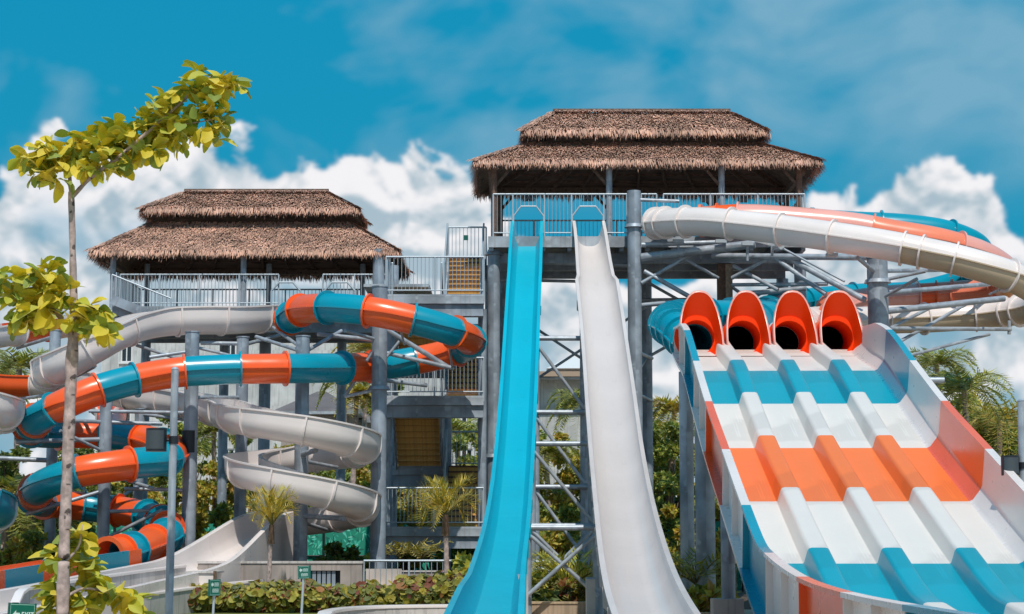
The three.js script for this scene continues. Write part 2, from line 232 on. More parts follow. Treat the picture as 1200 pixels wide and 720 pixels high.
function flight(parent, x0, x1, zLow, yLow, zHigh, yHigh, treadMat, riserMat) {   // stair flight > treads, risers, stringers
  const s = sub(parent, 'stair_flight'), n = Math.round(Math.abs(yHigh - yLow) / 0.175), dz = (zHigh - zLow) / n, dy = (yHigh - yLow) / n;
  for (let i = 0; i < n; i++) { const z = zLow + dz * i, y = yLow + dy * (i + 1); part(s, 'tread', box(x0 + 0.03, x1 - 0.03, y - 0.045, y - 0.003, Math.min(z, z + dz * 1.08), Math.max(z, z + dz * 1.08)), treadMat); part(s, 'nosing', box(x0 + 0.03, x1 - 0.03, y - 0.05, y - 0.001, Math.min(z - Math.sign(dz) * 0.05, z - Math.sign(dz) * 0.014), Math.max(z - Math.sign(dz) * 0.05, z - Math.sign(dz) * 0.014)), M.timber); part(s, 'riser', box(x0 + 0.04, x1 - 0.04, y - dy + 0.0, y - 0.048, z - 0.012, z + 0.012), riserMat); }
  for (const x of [x0, x1]) part(s, 'stringer', bar(V(x, yLow, zLow), V(x, yHigh, zHigh), 0.05, 0.3), M.steel);
  return s;
}
// heights of the decks
const deckMain = P(600, 277, 57.8).y, SD = 56.3, deckLeft = P(290, 359, 63.2).y, deckStair = P(500, 345, SD).y, deckLow = P(500, 464, SD).y, deckBase = P(500, 617.5, SD).y, deckTop = P(546, 303, SD + 3.6).y;
const mid1 = (deckStair + deckLow) / 2, mid2 = (deckLow + deckBase) / 2;

// main slide tower with the larger thatched roof
{
  const zf = -57.8, zb = -62.6, xl = P(572, 277, 57.8).x, xr = P(946, 277, 57.8).x, cx = P(759, 190, 57.6).x, zc = -60.05;
  const t = thing('slide_tower', 'tall steel slide tower under the larger thatched roof, above the turquoise and white drop slides', 'tower', V(cx, 0, zc));
  hipRoof(t, cx, zc, [{ hx: 5.15, hz: 2.5, y: P(600, 190, 57.6).y, hx2: 3.45, hz2: 1.0, y2: P(600, 169, 59).y }, { hx: 3.72, hz: 1.42, y: P(600, 154, 58.6).y, hx2: 2.72, hz2: 0.03, y2: P(600, 133, 60).y }], 5, deckMain);
  part(t, 'deck', box(xl, xr, deckMain - 0.1, deckMain, zb, zf - 0.06), M.fascia);
  part(t, 'fascia', box(xl, xr, deckMain - 0.33, deckMain - 0.002, zf - 0.055, zf), M.fascia);
  part(t, 'fascia', box(xl, xr, deckMain - 0.33, deckMain - 0.002, zb - 0.06, zb - 0.005), M.fascia);
  for (let i = 0; i <= 12; i++) { const x = lerp(xl + 0.1, xr - 0.1, i / 12); part(t, 'joist', box(x - 0.06, x + 0.06, deckMain - 0.42, deckMain - 0.105, zb + 0.02, zf - 0.09), M.beam); }
  for (const z of [zb + 0.7, -60.1, zf - 0.7]) part(t, 'girder', box(xl + 0.1, xr - 0.1, deckMain - 0.72, deckMain - 0.425, z - 0.1, z + 0.1), M.beam);
  const eave = P(600, 190, 57.6).y;
  for (const [px, d, m] of [[579, 58.0, M.timber], [714, 58.0, M.steel], [846, 58.0, M.steel], [937, 58.0, M.timber], [586, 62.2, M.darkTimber], [714, 62.2, M.darkTimber], [838, 62.2, M.darkTimber], [922, 62.2, M.darkTimber]]) { const x = P(px, 240, d).x; part(t, 'roof_post', cyl(V(x, deckMain, -d), V(x, eave + 0.2, -d), 0.095, 0.095, 12), m); part(t, 'knee_brace', bar(V(x, eave - 0.7, -d), V(x + (px < 700 ? 0.55 : -0.55), eave - 0.05, -d), 0.06, 0.08), M.darkTimber); }
  const rx = (px) => P(px, 277, 57.9).x, zr = -57.9;
  for (const [a, b] of [[578, 601], [638, 670], [708, 735], [752, 770], [778, 944]]) railing(t, V(rx(a), deckMain, zr), V(rx(b), deckMain, zr), 1.29);
  for (const [a, b] of [[601, 638], [670, 708]]) {                    // upper rail and octagonal hoop over each slide mouth
    const x0 = rx(a), x1 = rx(b), y1 = deckMain + 1.29, yh = deckMain + 0.92, bars = [], g = sub(t, 'slide_gate');
    part(g, 'top_rail', cyl(V(x0, y1, zr), V(x1, y1, zr), 0.028, 0.028, 8), M.rail);
    const pts = [V(x0 + 0.02, deckMain + 0.1, zr), V(x0 + 0.02, deckMain + 0.62, zr), V(x0 + 0.24, yh, zr), V(x1 - 0.24, yh, zr), V(x1 - 0.02, deckMain + 0.62, zr), V(x1 - 0.02, deckMain + 0.1, zr)];
    for (let i = 1; i < 6; i++) part(g, 'hoop_bar', cyl(pts[i - 1], pts[i], 0.024, 0.024, 8), M.rail);
    for (let i = 1; i < 8; i++) { const x = lerp(x0, x1, i / 8), yb = i === 1 || i === 7 ? yh - 0.15 : yh; bars.push(cyl(V(x, yb, zr), V(x, y1, zr), 0.0095, 0.0095, 4, false)); }
    part(g, 'baluster', merge(bars), M.rail, 'stuff');
    part(g, 'signal_lamp', merge([box((x0 + x1) / 2 - 0.16, (x0 + x1) / 2 + 0.16, y1 - 0.2, y1 - 0.02, zr - 0.12, zr - 0.04), cyl(V((x0 + x1) / 2, y1 - 0.11, zr - 0.04), V((x0 + x1) / 2, y1 - 0.11, zr + 0.02), 0.05)]), M.black);
  }
  for (const px of [786, 828, 872, 916]) { const x = rx(px); part(t, 'signal_lamp', box(x - 0.15, x + 0.15, deckMain + 1.06, deckMain + 1.24, zr - 0.14, zr - 0.05), M.black); }
  railing(t, V(xl + 0.1, deckMain, zb + 0.1), V(xr - 0.1, deckMain, zb + 0.1), 1.25, { gap: 0.13 });
  railing(t, V(xr - 0.1, deckMain, zb + 0.1), V(xr - 0.1, deckMain, zf - 0.15), 1.25);
  railing(t, V(xl + 0.1, deckMain, zb + 0.1), V(xl + 0.1, deckMain, -61.3), 1.25);
  for (const px of [672, 684, 700, 760]) { const x = rx(px); part(t, 'bench_rail', cyl(V(x - 0.8, deckMain + 0.5, zb + 0.6), V(x + 0.8, deckMain + 0.5, zb + 0.6), 0.03), M.steel); }
  // columns
  const under = deckMain - 0.72, cX = (px, y, d) => P(px, y, d).x;
  shaft(t, cX(578.5, 400, 58.3), -58.3, 0, deckMain - 0.34, 0.185, { flanges: [deckMain - 0.45, 4.2] });
  shaft(t, cX(743.5, 300, 57.3), -57.3, 0, P(743, 224, 57.3).y, 0.205, { flanges: [P(743, 265, 57.3).y, 4.0] });
  shaft(t, cX(589, 400, 62.2), -62.2, 0, under, 0.17, { mat: M.steel });
  shaft(t, cX(757, 400, 62.2), -62.2, 0, under, 0.20);
  shaft(t, cX(917, 330, 62.0), -62.0, 0, under, 0.19);
  shaft(t, cX(938, 330, 58.6), -58.6, 0, under, 0.18);
  { const x = cX(849, 320, 58.6); part(t, 'timber_column', box(x - 0.2, x + 0.2, 0, under, -58.9, -58.5), M.timber); part(t, 'tan_strip', box(x + 0.02, x + 0.23, 0.02, under - 0.02, -58.495, -58.46), std(rgb(0.42, 0.30, 0.21), 0.8, { map: tBark })); }  // square column; right half of its front is a paler tan strip
  // bracing
  const pp = (x0, y0, d0, x1, y1, d1, r = 0.06) => part(t, 'brace', cyl(P(x0, y0, d0), P(x1, y1, d1), r, r, 10), M.pipe);
  pp(586, 306, 58.5, 737, 311, 58.5, 0.07); pp(586, 328, 60, 680, 330, 60, 0.05);
  pp(756, 300, 62, 915, 300, 62, 0.07); pp(748, 352, 62, 830, 351, 62, 0.06); pp(740, 410, 58, 764, 420, 62, 0.06);
  pp(757, 420, 62, 733, 460, 58, 0.05); pp(733, 455, 58, 764, 470, 62, 0.05); pp(590, 360, 62, 757, 470, 62, 0.045); pp(590, 470, 62, 757, 360, 62, 0.045);
  pp(757, 330, 62, 917, 420, 62, 0.05); pp(917, 330, 62, 757, 420, 62, 0.05); pp(849, 330, 58.6, 938, 395, 58.6, 0.05); pp(938, 330, 58.6, 849, 395, 58.6, 0.05);
}

// stair tower between the two roofs
{
  const zf = -SD, zm = zf - 1.3, zb = zm - 2.4, zr2 = zb - 1.1, xl = P(452, 345, SD).x, xm = P(519, 345, SD).x, xr = P(567, 345, SD).x;
  const t = thing('stair_tower', 'open steel stair tower with railed landings and yellow treads between the two thatched roofs', 'stair tower', V((xl + xr) / 2, 0, zf - 2));
  const landing = (x0, x1, y, z0, z1) => { const g = sub(t, 'landing'); part(g, 'deck', box(x0, x1, y - 0.06, y, z0, z1), M.fascia); part(g, 'fascia', box(x0, x1, y - 0.27, y - 0.063, z1 - 0.05, z1), M.fascia); part(g, 'beam', box(x0 + 0.02, x1 - 0.02, y - 0.62, y - 0.275, z1 - 0.5, z1 - 0.1), M.beam); part(g, 'beam', box(x0 + 0.02, x1 - 0.02, y - 0.5, y - 0.065, z0, z0 + 0.2), M.beam); return g; };
  for (const y of [deckStair, deckLow, deckBase]) { landing(xl, xr, y, zm, zf); railing(t, V(xl, y, zf - 0.04), V(xr, y, zf - 0.04), 1.1, { post: 1.2 }); railing(t, V(xl + 0.03, y, zm), V(xl + 0.03, y, zf - 0.08), 1.1); railing(t, V(xr - 0.03, y, zm + 0.05), V(xr - 0.03, y, zf - 0.08), 1.1); }
  for (const y of [mid1, mid2]) { landing(xl, xr, y, zr2, zb); railing(t, V(xl, y, zr2 + 0.1), V(xr, y, zr2 + 0.1), 1.1); railing(t, V(xr - 0.03, y, zr2 + 0.1), V(xr - 0.03, y, zb), 1.1); }
  landing(xm - 0.05, xr, deckTop, zr2, zb); railing(t, V(xm, deckTop, zr2 + 0.1), V(xr, deckTop, zr2 + 0.1), 1.15);
  for (const [y0, y1, m] of [[deckStair, deckTop, M.tread], [deckLow, mid1, M.tread], [deckBase, mid2, M.tread]]) { flight(t, xm + 0.04, xr - 0.1, zm, y0, zb, y1, m, m); for (const x of [xm, xr - 0.06]) railing(t, V(x, y0, zm), V(x, y1, zb), 1.1); }
  for (const [y0, y1] of [[mid1, deckStair], [mid2, deckLow]]) { flight(t, xl + 0.14, xm - 0.14, zb, y0, zm, y1, M.tread, M.tread); for (const x of [xl + 0.1, xm - 0.1]) railing(t, V(x, y0, zb), V(x, y1, zm), 1.1); }
  for (const [x, z] of [[xl - 0.02, zm + 0.3], [xl - 0.02, zr2 + 0.3], [xr + 0.1, zr2 + 0.3], [xm, zr2 + 0.2], [xr - 0.06, zm + 0.1]]) shaft(t, x, z, 0, z < zb ? deckTop - 0.1 : deckStair - 0.3, 0.13, { mat: M.steel });
  { const p = P(546, 279, -zr2 - 0.1); part(t, 'notice_plate', box(p.x - 0.07, p.x + 0.07, p.y - 0.08, p.y + 0.08, zr2 + 0.14, zr2 + 0.16), M.signGreen); }
}

// second tower with the smaller thatched roof
{
  const zf = -63.2, zb = -67.6, xl = P(131, 355, 63.2).x, xr = P(452, 355, 63.2).x, y = deckLeft, cx = P(288, 290, 63.2).x, zc = -65.6;
  const t = thing('slide_tower', 'steel slide tower under the smaller thatched roof, above the spiral slides', 'tower', V(cx, 0, zc));
  const eave = P(290, 295, 63).y;
  hipRoof(t, cx, zc, [{ hx: 5.0, hz: 2.55, y: eave, hx2: 3.3, hz2: 1.0, y2: P(290, 263, 64.6).y }, { hx: 3.6, hz: 1.5, y: P(290, 246, 64.1).y, hx2: 2.4, hz2: 0.03, y2: P(290, 227, 65.6).y }], 9, y);
  part(t, 'deck', box(xl, xr, y - 0.1, y, zb, zf - 0.06), M.fascia); part(t, 'fascia', box(xl, xr, y - 0.33, y - 0.002, zf - 0.055, zf), M.fascia);
  part(t, 'walkway', box(xr - 0.3, P(452, 345, SD).x + 1.2, y - 0.09, y - 0.005, zf + 0.01, -57.65), M.fascia);
  for (let i = 0; i <= 10; i++) { const x = lerp(xl + 0.1, xr - 0.1, i / 10); part(t, 'joist', box(x - 0.06, x + 0.06, y - 0.42, y - 0.105, zb + 0.02, zf - 0.09), M.beam); }
  for (const z of [zb + 0.5, zc, zf - 0.6]) part(t, 'girder', box(xl + 0.1, xr - 0.1, y - 0.8, y - 0.425, z - 0.1, z + 0.1), M.beam);
  for (const [px, d] of [[132, 63.5], [285, 63.5], [172, 67.3], [315, 67.3], [425, 67.3]]) part(t, 'roof_post', cyl(V(P(px, 330, d).x, y, -d), V(P(px, 330, d).x, eave + 0.2, -d), 0.095, 0.095, 12), M.beam);
  shaft(t, P(443.5, 340, 63.2).x, -63.2, 0, eave + 0.1, 0.19, { flanges: [y + 0.3] });
  railing(t, V(P(140, 355, 63.3).x, y, -63.3), V(P(326, 355, 63.3).x, y, -63.3), 1.05); railing(t, V(P(378, 355, 63.3).x, y, -63.3), V(xr, y, -63.3), 1.05);
  railing(t, V(xl + 0.1, y, zb + 0.1), V(xr, y, zb + 0.1), 1.1, { gap: 0.13 }); railing(t, V(xl + 0.1, y, zb + 0.1), V(xl + 0.1, y, zf - 0.1), 1.1);
  for (const [a, b] of [[318, 352], [380, 416]]) { const x0 = P(a, 340, 63.25).x, x1 = P(b, 340, 63.25).x, g = sub(t, 'slide_gate'), z = -63.22, pts = [V(x0, y, z), V(x0, y + 0.5, z), V(x0 + 0.25, y + 0.78, z), V(x1 - 0.25, y + 0.78, z), V(x1, y + 0.5, z), V(x1, y, z)]; for (let i = 1; i < 6; i++) part(g, 'hoop_bar', cyl(pts[i - 1], pts[i], 0.03, 0.03, 8), M.rail); }
  { const a = P(131, 322, 62.6), b = P(200, 350, 62.6), s = sub(t, 'side_stair'); a.y -= 1.0; b.y -= 1.0;    // short stair at its far end
    part(s, 'stringer', bar(V(a.x, a.y + 0.2, -62.6), V(b.x, b.y + 0.2, -62.6), 0.05, 0.3), M.steel); part(s, 'stringer', bar(V(a.x, a.y + 0.2, -63.1), V(b.x, b.y + 0.2, -63.1), 0.05, 0.3), M.steel); for (let i = 0; i < 7; i++) { const p = a.clone().lerp(b, (i + 0.5) / 7); part(s, 'tread', box(p.x - 0.14, p.x + 0.14, p.y + 0.18, p.y + 0.22, -63.07, -62.63), M.fascia); }
    railing(t, a.clone().setZ(-62.6), b.clone().setZ(-62.6), 1.0); }
  for (const [px, d, r] of [[62, 62, 0.15], [310, 66.8, 0.2], [262, 66.8, 0.16], [170, 66.8, 0.16], [400, 66.8, 0.16]]) shaft(t, P(px, 450, d).x, -d, 0, y - 0.8, r, { mat: M.steel });
}

// ---------------------------------------------------------------- slides
// closed tube: each moulded section is a part, with bolted flanges between
function tubeSlide(o) {
  const c = o.curve, len = c.getLength(), r = o.r, end = c.getPointAt(1), base = V(end.x, 0, end.z), g = thing(o.name, o.label, o.category || 'water slide', base, o.group), W = Math.PI;
  const lip = (s) => [[[s * (r - 0.01), 0.018], [s * (r + 0.055), 0.018]], [[s * (r + 0.055), 0.018], [s * (r + 0.055), -0.018]], [[s * (r + 0.055), -0.018], [s * (r - 0.01), -0.018]]];
  const upper = [arc(r, 0, W, 18), arc(r - 0.03, 0, W, 16), ...lip(1).slice(0, 1), ...lip(-1).slice(0, 1)], lower = [arc(r, W, 2 * W, 18), arc(r - 0.03, W, 2 * W, 16), ...lip(1).slice(1), ...lip(-1).slice(1)];
  let s = 0, i = 0; const joints = [], cuts = [];
  while (s < len - 0.05) { const l = Math.min(o.lens[i % o.lens.length], len - s), e = len - s - l < 0.4 ? len : s + l; cuts.push([s, e]); s = e; i++; }
  if (o.endMat !== undefined && (cuts.length - 1) % o.mats.length !== o.endMat) { const q = cuts.pop(), m = (q[0] + q[1]) / 2; cuts.push([q[0], m], [m, q[1]]); }
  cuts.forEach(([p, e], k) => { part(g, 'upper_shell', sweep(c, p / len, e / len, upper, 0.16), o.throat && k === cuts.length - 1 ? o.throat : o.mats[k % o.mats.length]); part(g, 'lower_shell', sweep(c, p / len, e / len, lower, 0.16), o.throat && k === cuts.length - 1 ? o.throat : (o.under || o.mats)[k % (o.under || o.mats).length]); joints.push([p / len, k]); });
  joints.push([1, cuts.length - 1]);
  joints.forEach(([u, k], n) => part(g, 'flange', ringGeo(c, u, r - 0.032, r + 0.078, n === 0 || n === joints.length - 1 ? 0.09 : 0.05), o.throat && n === joints.length - 1 ? o.throat : o.mats[k % o.mats.length]));
  return g;
}
// open trough: half tube with raised walls and a rolled rim; the path runs along its floor
function trough(r, wall, lipW = 0.07, flat = 0) {
  const line = (q, top) => [[-q - flat, top], ...arc(q, Math.PI, 1.5 * Math.PI, 9, -flat, r), ...arc(q, 1.5 * Math.PI, 2 * Math.PI, 9, flat, r), [q + flat, top]], top = r + wall, strips = [line(r + 0.025, top - 0.02), line(r, top)];
  for (const s of [-1, 1]) { const a = s * (r + flat - 0.005), b = s * (r + flat + lipW); strips.push([[a, top], [b, top]], [[b, top], [b, top - 0.045]], [[b, top - 0.045], [s * (r + flat + 0.02), top - 0.045]]); }
  return strips;
}
function flumeSlide(o) {
  const c = o.curve, len = c.getLength(), end = c.getPointAt(1), g = thing(o.name, o.label, o.category || 'water slide', V(end.x, 0, end.z), o.group);
  let s = 0, i = 0; const joints = [];
  const prof = o.prof;
  while (s < len - 0.05) { const l = Math.min(o.lens[i % o.lens.length], len - s), e = len - s - l < 0.4 ? len : s + l; part(g, 'trough_section', sweep(c, s / len, e / len, prof, o.step || 0.16), o.mats[i % o.mats.length]); joints.push([s / len, i]); s = e; i++; }
  joints.push([1, i - 1]);
  if (o.r) for (const [u, k] of joints) {
    const f = [], top = o.r + o.wall; f.push(ringGeo(c, u, o.r + 0.024, o.r + 0.075, 0.05, Math.PI, 2 * Math.PI, 22, o.r));
    const fr = frame(c, u); for (const sd of [-1, 1]) { const a = fr.p.clone().addScaledVector(fr.r, sd * (o.r + 0.05)).addScaledVector(fr.up, o.r), b = a.clone().addScaledVector(fr.up, top - o.r - 0.05); f.push(bar(a, b, 0.05, 0.05)); }
    part(g, 'flange', merge(f.map((q) => q.index ? q.toNonIndexed() : q)), o.mats[k % o.mats.length]);
  }
  return g;
}
const B = M.blue, O = M.orange, Wt = M.white;

// striped blue and orange tube slide
const cB = path([[339, 374, 55.4], [352, 364, 54.4], [378, 361, 53.4], [407, 362, 52.8], [440, 366, 52.5], [470, 372, 52.5], [500, 379, 52.6], [526, 387, 52.8], [545, 395, 53.4], [551, 402, 54.2], [542, 409, 55], [515, 417, 55.3], [480, 424, 55.3], [450, 429, 55], [410, 431, 53.9], [350, 432, 52.3], [300, 432.5, 51.9], [258, 433.5, 51.7], [205, 437, 51.5], [150, 447, 51], [110, 459, 50.6], [75, 474, 50.5], [46, 490, 51], [34, 500, 52.5], [46, 508, 54.4], [90, 509, 55.2], [140, 511, 55.2], [180, 518, 54.5], [201, 529, 53], [192, 539, 51.5], [145, 545, 50.5], [90, 554, 50.2], [56, 566, 50.6], [40, 579, 52], [50, 589, 54], [90, 593, 55], [140, 599, 55], [178, 607, 54], [196, 620, 52.3], [190, 632, 50.4], [172, 639, 49.2], [150, 647, 48.2], [127, 652, 47.4]]);
const lensB = [0.22, 0.9, 1.4, 1.4, 1.25, 1.25, 1.1, 1.3, 1.25, 1.4, 1.3, 2.1, 1.2, 1.45, 1.35, 1.0, 1.25, 1.0];
tubeSlide({ name: 'tube_slide', label: 'blue and orange striped closed tube slide spiralling down by the left thatched tower', curve: cB, r: 0.40, lens: lensB, mats: [O, B], endMat: 0 });
// its runout trough
flumeSlide({ name: 'runout_trough', label: 'shallow runout trough with orange and blue inner wall below the striped tube mouth', category: 'runout lane', curve: curveOf([P(139, 668, 48), P(100, 674, 46.5), P(50, 683, 44.5), P(0, 692, 42.5), P(-60, 703, 40)]), prof: [[[-0.55, 0.5], [-0.5, 0.02], [0.5, 0], [0.55, 0.42]], [[-0.62, 0.5], [-0.55, 0.5]], [[-0.62, 0.5], [-0.62, -0.5]], [[0.55, 0.42], [0.62, 0.42]], [[0.62, 0.42], [0.62, -0.6]]], lens: [0.6, 0.5, 1.5, 1.7], mats: [O, B, B, O] });

// white open spiral: first sweep out to the left, then two turns round a column
const cW = path([[330, 386, 57.6], [310, 388, 56.6], [270, 391, 55.4], [230, 391.5, 54.8], [190, 394, 54.3], [160, 401, 53.7], [137, 412, 53.2], [110, 428, 52.8], [80, 444, 53], [60, 452, 54.2], [56, 458, 56.2], [74, 463, 58], [105, 469, 58.8], [140, 477, 58.7], [175, 483, 58], [215, 489, 57], [245, 496, 55.6], [266, 502, 54], [276, 507, 52.6], [300, 512, 51.6], [353, 521, 51.1], [400, 532, 51.6], [424, 541, 53], [414, 547, 54.6], [380, 551, 55.3], [340, 555, 55.3], [300, 561, 54.5], [283, 566, 53.1], [292, 573, 52], [320, 581, 51.3], [360, 591, 51.1], [400, 602, 51.6], [424, 612, 53], [412, 619, 54.7], [375, 625, 55.3], [335, 629, 55]]);

flumeSlide({ name: 'spiral_slide', label: 'white open spiral slide winding around a steel column by the left thatched tower', curve: cW, r: 0.44, wall: 0.30, prof: trough(0.44, 0.30), lens: [1.3, 1.55], mats: [Wt] });

{ // solid-sided chute at its foot and the flat lane it runs into
  const c = path([[336, 629, 55], [318, 632, 54.2], [300, 638, 53], [280, 649, 51.6], [258, 662, 50.2], [236, 674, 48.9], [215, 682, 47.8], [190, 688, 46.6], [150, 697, 44.6], [90, 711, 41.6], [0, 730, 38], [-60, 742, 36]]), e = c.getPointAt(0.5), t = thing('exit_chute', 'solid-sided white chute and flat lane at the foot of the white spiral slide', 'runout lane', V(e.x, 0, e.z)), n = 9;
  const prof = (u) => { const f = frame(c, u), w = lerp(0.44, 0.62, smooth(0.05, 0.4, u)), hN = lerp(0.72, 0.30, smooth(0.02, 0.34, u)), hF = lerp(0.74, 0.5, smooth(0, 0.4, u)), g = -f.p.y / f.up.y; return [[[-w, hN], [-w + 0.02, hN * 0.5], [-w + 0.1, 0.09], [-w + 0.24, 0], [w - 0.24, 0], [w - 0.1, 0.09], [w - 0.02, hF * 0.5], [w, hF]], [[-w, hN], [-w - 0.02, hN + 0.015], [-w - 0.12, hN + 0.015], [-w - 0.14, hN]], [[w, hF], [w + 0.02, hF + 0.015], [w + 0.12, hF + 0.015], [w + 0.14, hF]], [[-w - 0.14, hN], [-w - 0.14, g]], [[w + 0.14, hF], [w + 0.14, g]]]; };
  for (let i = 0; i < n; i++) part(t, 'chute_section', sweep(c, i / n, (i + 1) / n, prof, 0.2), Wt); }

// orange and white trough entering from the left, behind the almond tree
flumeSlide({ name: 'open_slide', label: 'orange and white trough slide half hidden behind the almond tree crown', curve: path([[95, 392, 61.5], [60, 398, 60], [30, 402, 58.8], [0, 407, 57.6], [-50, 416, 56.4], [-85, 432, 57.5], [-80, 448, 60], [-40, 458, 61.6], [0, 464, 62], [50, 466, 62], [95, 474, 61.4], [120, 488, 60], [130, 505, 58.5]]), r: 0.42, wall: 0.22, prof: trough(0.42, 0.22), lens: [1.75], mats: [Wt, O] });
flumeSlide({ name: 'open_slide', label: 'white trough slide turning in and out behind the leaning trunk, blue at its foot', curve: path([[-70, 470, 49], [-35, 487, 48.2], [-8, 497, 48.6], [6, 503, 50.4], [-5, 509, 52.2], [-40, 518, 53], [-80, 530, 52], [-95, 550, 50], [-70, 575, 48], [-35, 600, 47.4], [-12, 612, 48], [-5, 622, 49.6], [-25, 632, 51.5]]), r: 0.42, wall: 0.28, prof: trough(0.42, 0.28), lens: [1.6], mats: [Wt, Wt, Wt, Wt, B] });

// turquoise and white drop slides, straight down from the main deck
function dropSlide(name, label, pts, widths, mat, o = {}) {           // pts: floor centre; widths: half width by u
  const c = eased(pts, o.passes || 60), len = c.getLength(), e = c.getPointAt(1), g = thing(name, label, 'water slide', V(e.x, 0, e.z)), n = Math.round(len / 2.4);
  const prof = (u) => { const w = pw(widths, u), h = pw(o.walls || [[0, 0.42], [1, 0.42]], u), k = 0.62, T = 0.03;
    const half = o.round ? [[w, h], [w * 0.985, h * 0.74], [w * 0.93, h * 0.46], [w * 0.82, h * 0.25], [w * 0.66, h * 0.11], [w * 0.44, h * 0.035], [w * 0.2, 0]] : [[w, h], [w - 0.015, h * 0.62], [w - 0.05, h * 0.30], [w - 0.13, h * 0.08], [w * k, 0.0]], inn = [...half.map(([a, b]) => [-a, b]), ...half.slice().reverse()], out = inn.map(([a, b]) => [a + Math.sign(a) * T, b - T]);
    const s = [inn, out]; for (const q of [-1, 1]) s.push([[q * (w - 0.004), h], [q * (w + 0.085), h]], [[q * (w + 0.085), h], [q * (w + 0.085), h - 0.05]], [[q * (w + 0.085), h - 0.05], [q * (w + T), h - 0.05]]); return s; };
  for (let i = 0; i < n; i++) { part(g, 'trough_section', sweep(c, i / n, (i + 1) / n, prof, 0.25), mat);
    if (i) { const f = frame(c, i / n), w = pw(widths, i / n), hh = pw(o.walls || [[0, 0.42], [1, 0.42]], i / n), rows = (k) => [[-w - 0.03, hh - 0.05], [-w - 0.02, 0.1], [-w * 0.62, -0.03], [w * 0.62, -0.03], [w + 0.02, 0.1], [w + 0.03, hh - 0.05]].map(([a, b], j) => { const q = j < 2 ? [-k, 0] : j > 3 ? [k, 0] : [0, -k]; return [f.p.clone().addScaledVector(f.r, a + q[0]).addScaledVector(f.up, b + q[1]), j, 0]; }); part(g, 'flange', surf([rows(0), rows(0.07)]), mat); } }
  return { g, c, len };
}
const at3 = (px, y, d) => P(px, y, d);
const blueSlide = dropSlide('drop_slide', 'steep turquoise drop slide falling straight from the main deck', [at3(618, 281, 58.2), at3(617.6, 286, 57.6), at3(617, 300, 56.9), at3(615, 335, 55.6), at3(612, 392, 53.6), at3(608, 480, 50.2), at3(602, 567, 46.4), at3(598, 608, 43.6), at3(593, 648, 40.2), at3(586, 678, 36.8), at3(582, 700, 33.8), at3(578, 722, 31), at3(572, 748, 28), at3(566, 780, 25), at3(556, 830, 21.5)], [[0, 0.40], [0.05, 0.41], [0.4, 0.40], [0.7, 0.41], [0.8, 0.43], [1, 0.44]], M.cyan, { walls: [[0, 0.62], [0.03, 0.62], [0.07, 0.44], [0.7, 0.44], [0.78, 0.55], [1, 0.62]] });
const whiteSlide = dropSlide('drop_slide', 'broad white drop slide falling straight from the main deck beside the turquoise one', [at3(689, 281, 58.2), at3(690, 286, 57.5), at3(692, 303, 56.8), at3(697, 322, 56.0), at3(702, 365, 54.6), at3(711, 440, 51), at3(722, 550, 44.6), at3(731, 612, 39.6), at3(738, 655, 35.4), at3(746, 695, 31.8), at3(757, 735, 28), at3(772, 770, 25), at3(796, 815, 22)], [[0, 0.40], [0.03, 0.41], [0.085, 0.46], [0.09, 0.53], [0.3, 0.55], [0.6, 0.52], [1, 0.48]], M.chute, { round: true, walls: [[0, 0.62], [0.02, 0.62], [0.06, 0.40], [0.085, 0.36], [0.09, 0.46], [1, 0.46]] });
// frames that carry them
for (const [d, y0, y1, lab] of [[54.2, 0, 0, 'upper'], [49.5, 0, 0, 'middle'], [44.6, 0, 0, 'lower']]) {
  const find = (s) => { let b = 0, bd = 1e9; for (let i = 0; i <= 400; i++) { const e = Math.abs(s.c.getPointAt(i / 400).z + d); if (e < bd) { bd = e; b = i / 400; } } return s.c.getPointAt(b); };
  const a = find(blueSlide), b = find(whiteSlide), xa = a.x + 0.33, xb = b.x - 0.42;
  const t = thing('support_frame', lab === 'upper' ? 'tallest cross-braced pipe frame holding up the two drop slides under the main deck' : lab === 'middle' ? 'cross-braced pipe frame of middle height between the two drop slides' : 'lowest cross-braced pipe frame between the turquoise and white drop slides', 'support frame', V((xa + xb) / 2, 0, -d), 'pipe frames under the drop slides');
  const ya = a.y - 0.08, yb = b.y - 0.08;
  part(t, 'column', cyl(V(xa, 0, -d), V(xa, ya, -d), 0.12, 0.12, 16), M.steel); part(t, 'column', cyl(V(xb, 0, -d), V(xb, yb, -d), 0.12, 0.12, 16), M.steel);
  const lv = []; for (let y = Math.min(ya, yb) - 0.5; y > 0.9; y -= 2.05) lv.push(y);
  lv.forEach((y, i) => { part(t, 'cross_pipe', cyl(V(xa - 0.1, y, -d + 0.16), V(xb + 0.1, y, -d + 0.16), 0.07, 0.07, 10), M.pipe); const y2 = i + 1 < lv.length ? lv[i + 1] : 0.35; part(t, 'brace', cyl(V(xa, y - 0.1, -d + 0.1), V(xb, y2 + 0.1, -d + 0.1), 0.05, 0.05, 10), M.pipe); if (i === lv.length - 1) part(t, 'brace', cyl(V(xb, y - 0.1, -d + 0.22), V(xa, y2 + 0.1, -d + 0.22), 0.05, 0.05, 10), M.pipe); });
  part(t, 'saddle', cyl(V(a.x - 0.4, ya - 0.1, -d), V(a.x + 0.45, ya - 0.1, -d), 0.08, 0.08, 10), M.pipe); part(t, 'saddle', cyl(V(b.x - 0.5, yb - 0.1, -d), V(b.x + 0.5, yb - 0.1, -d), 0.08, 0.08, 10), M.pipe);
}

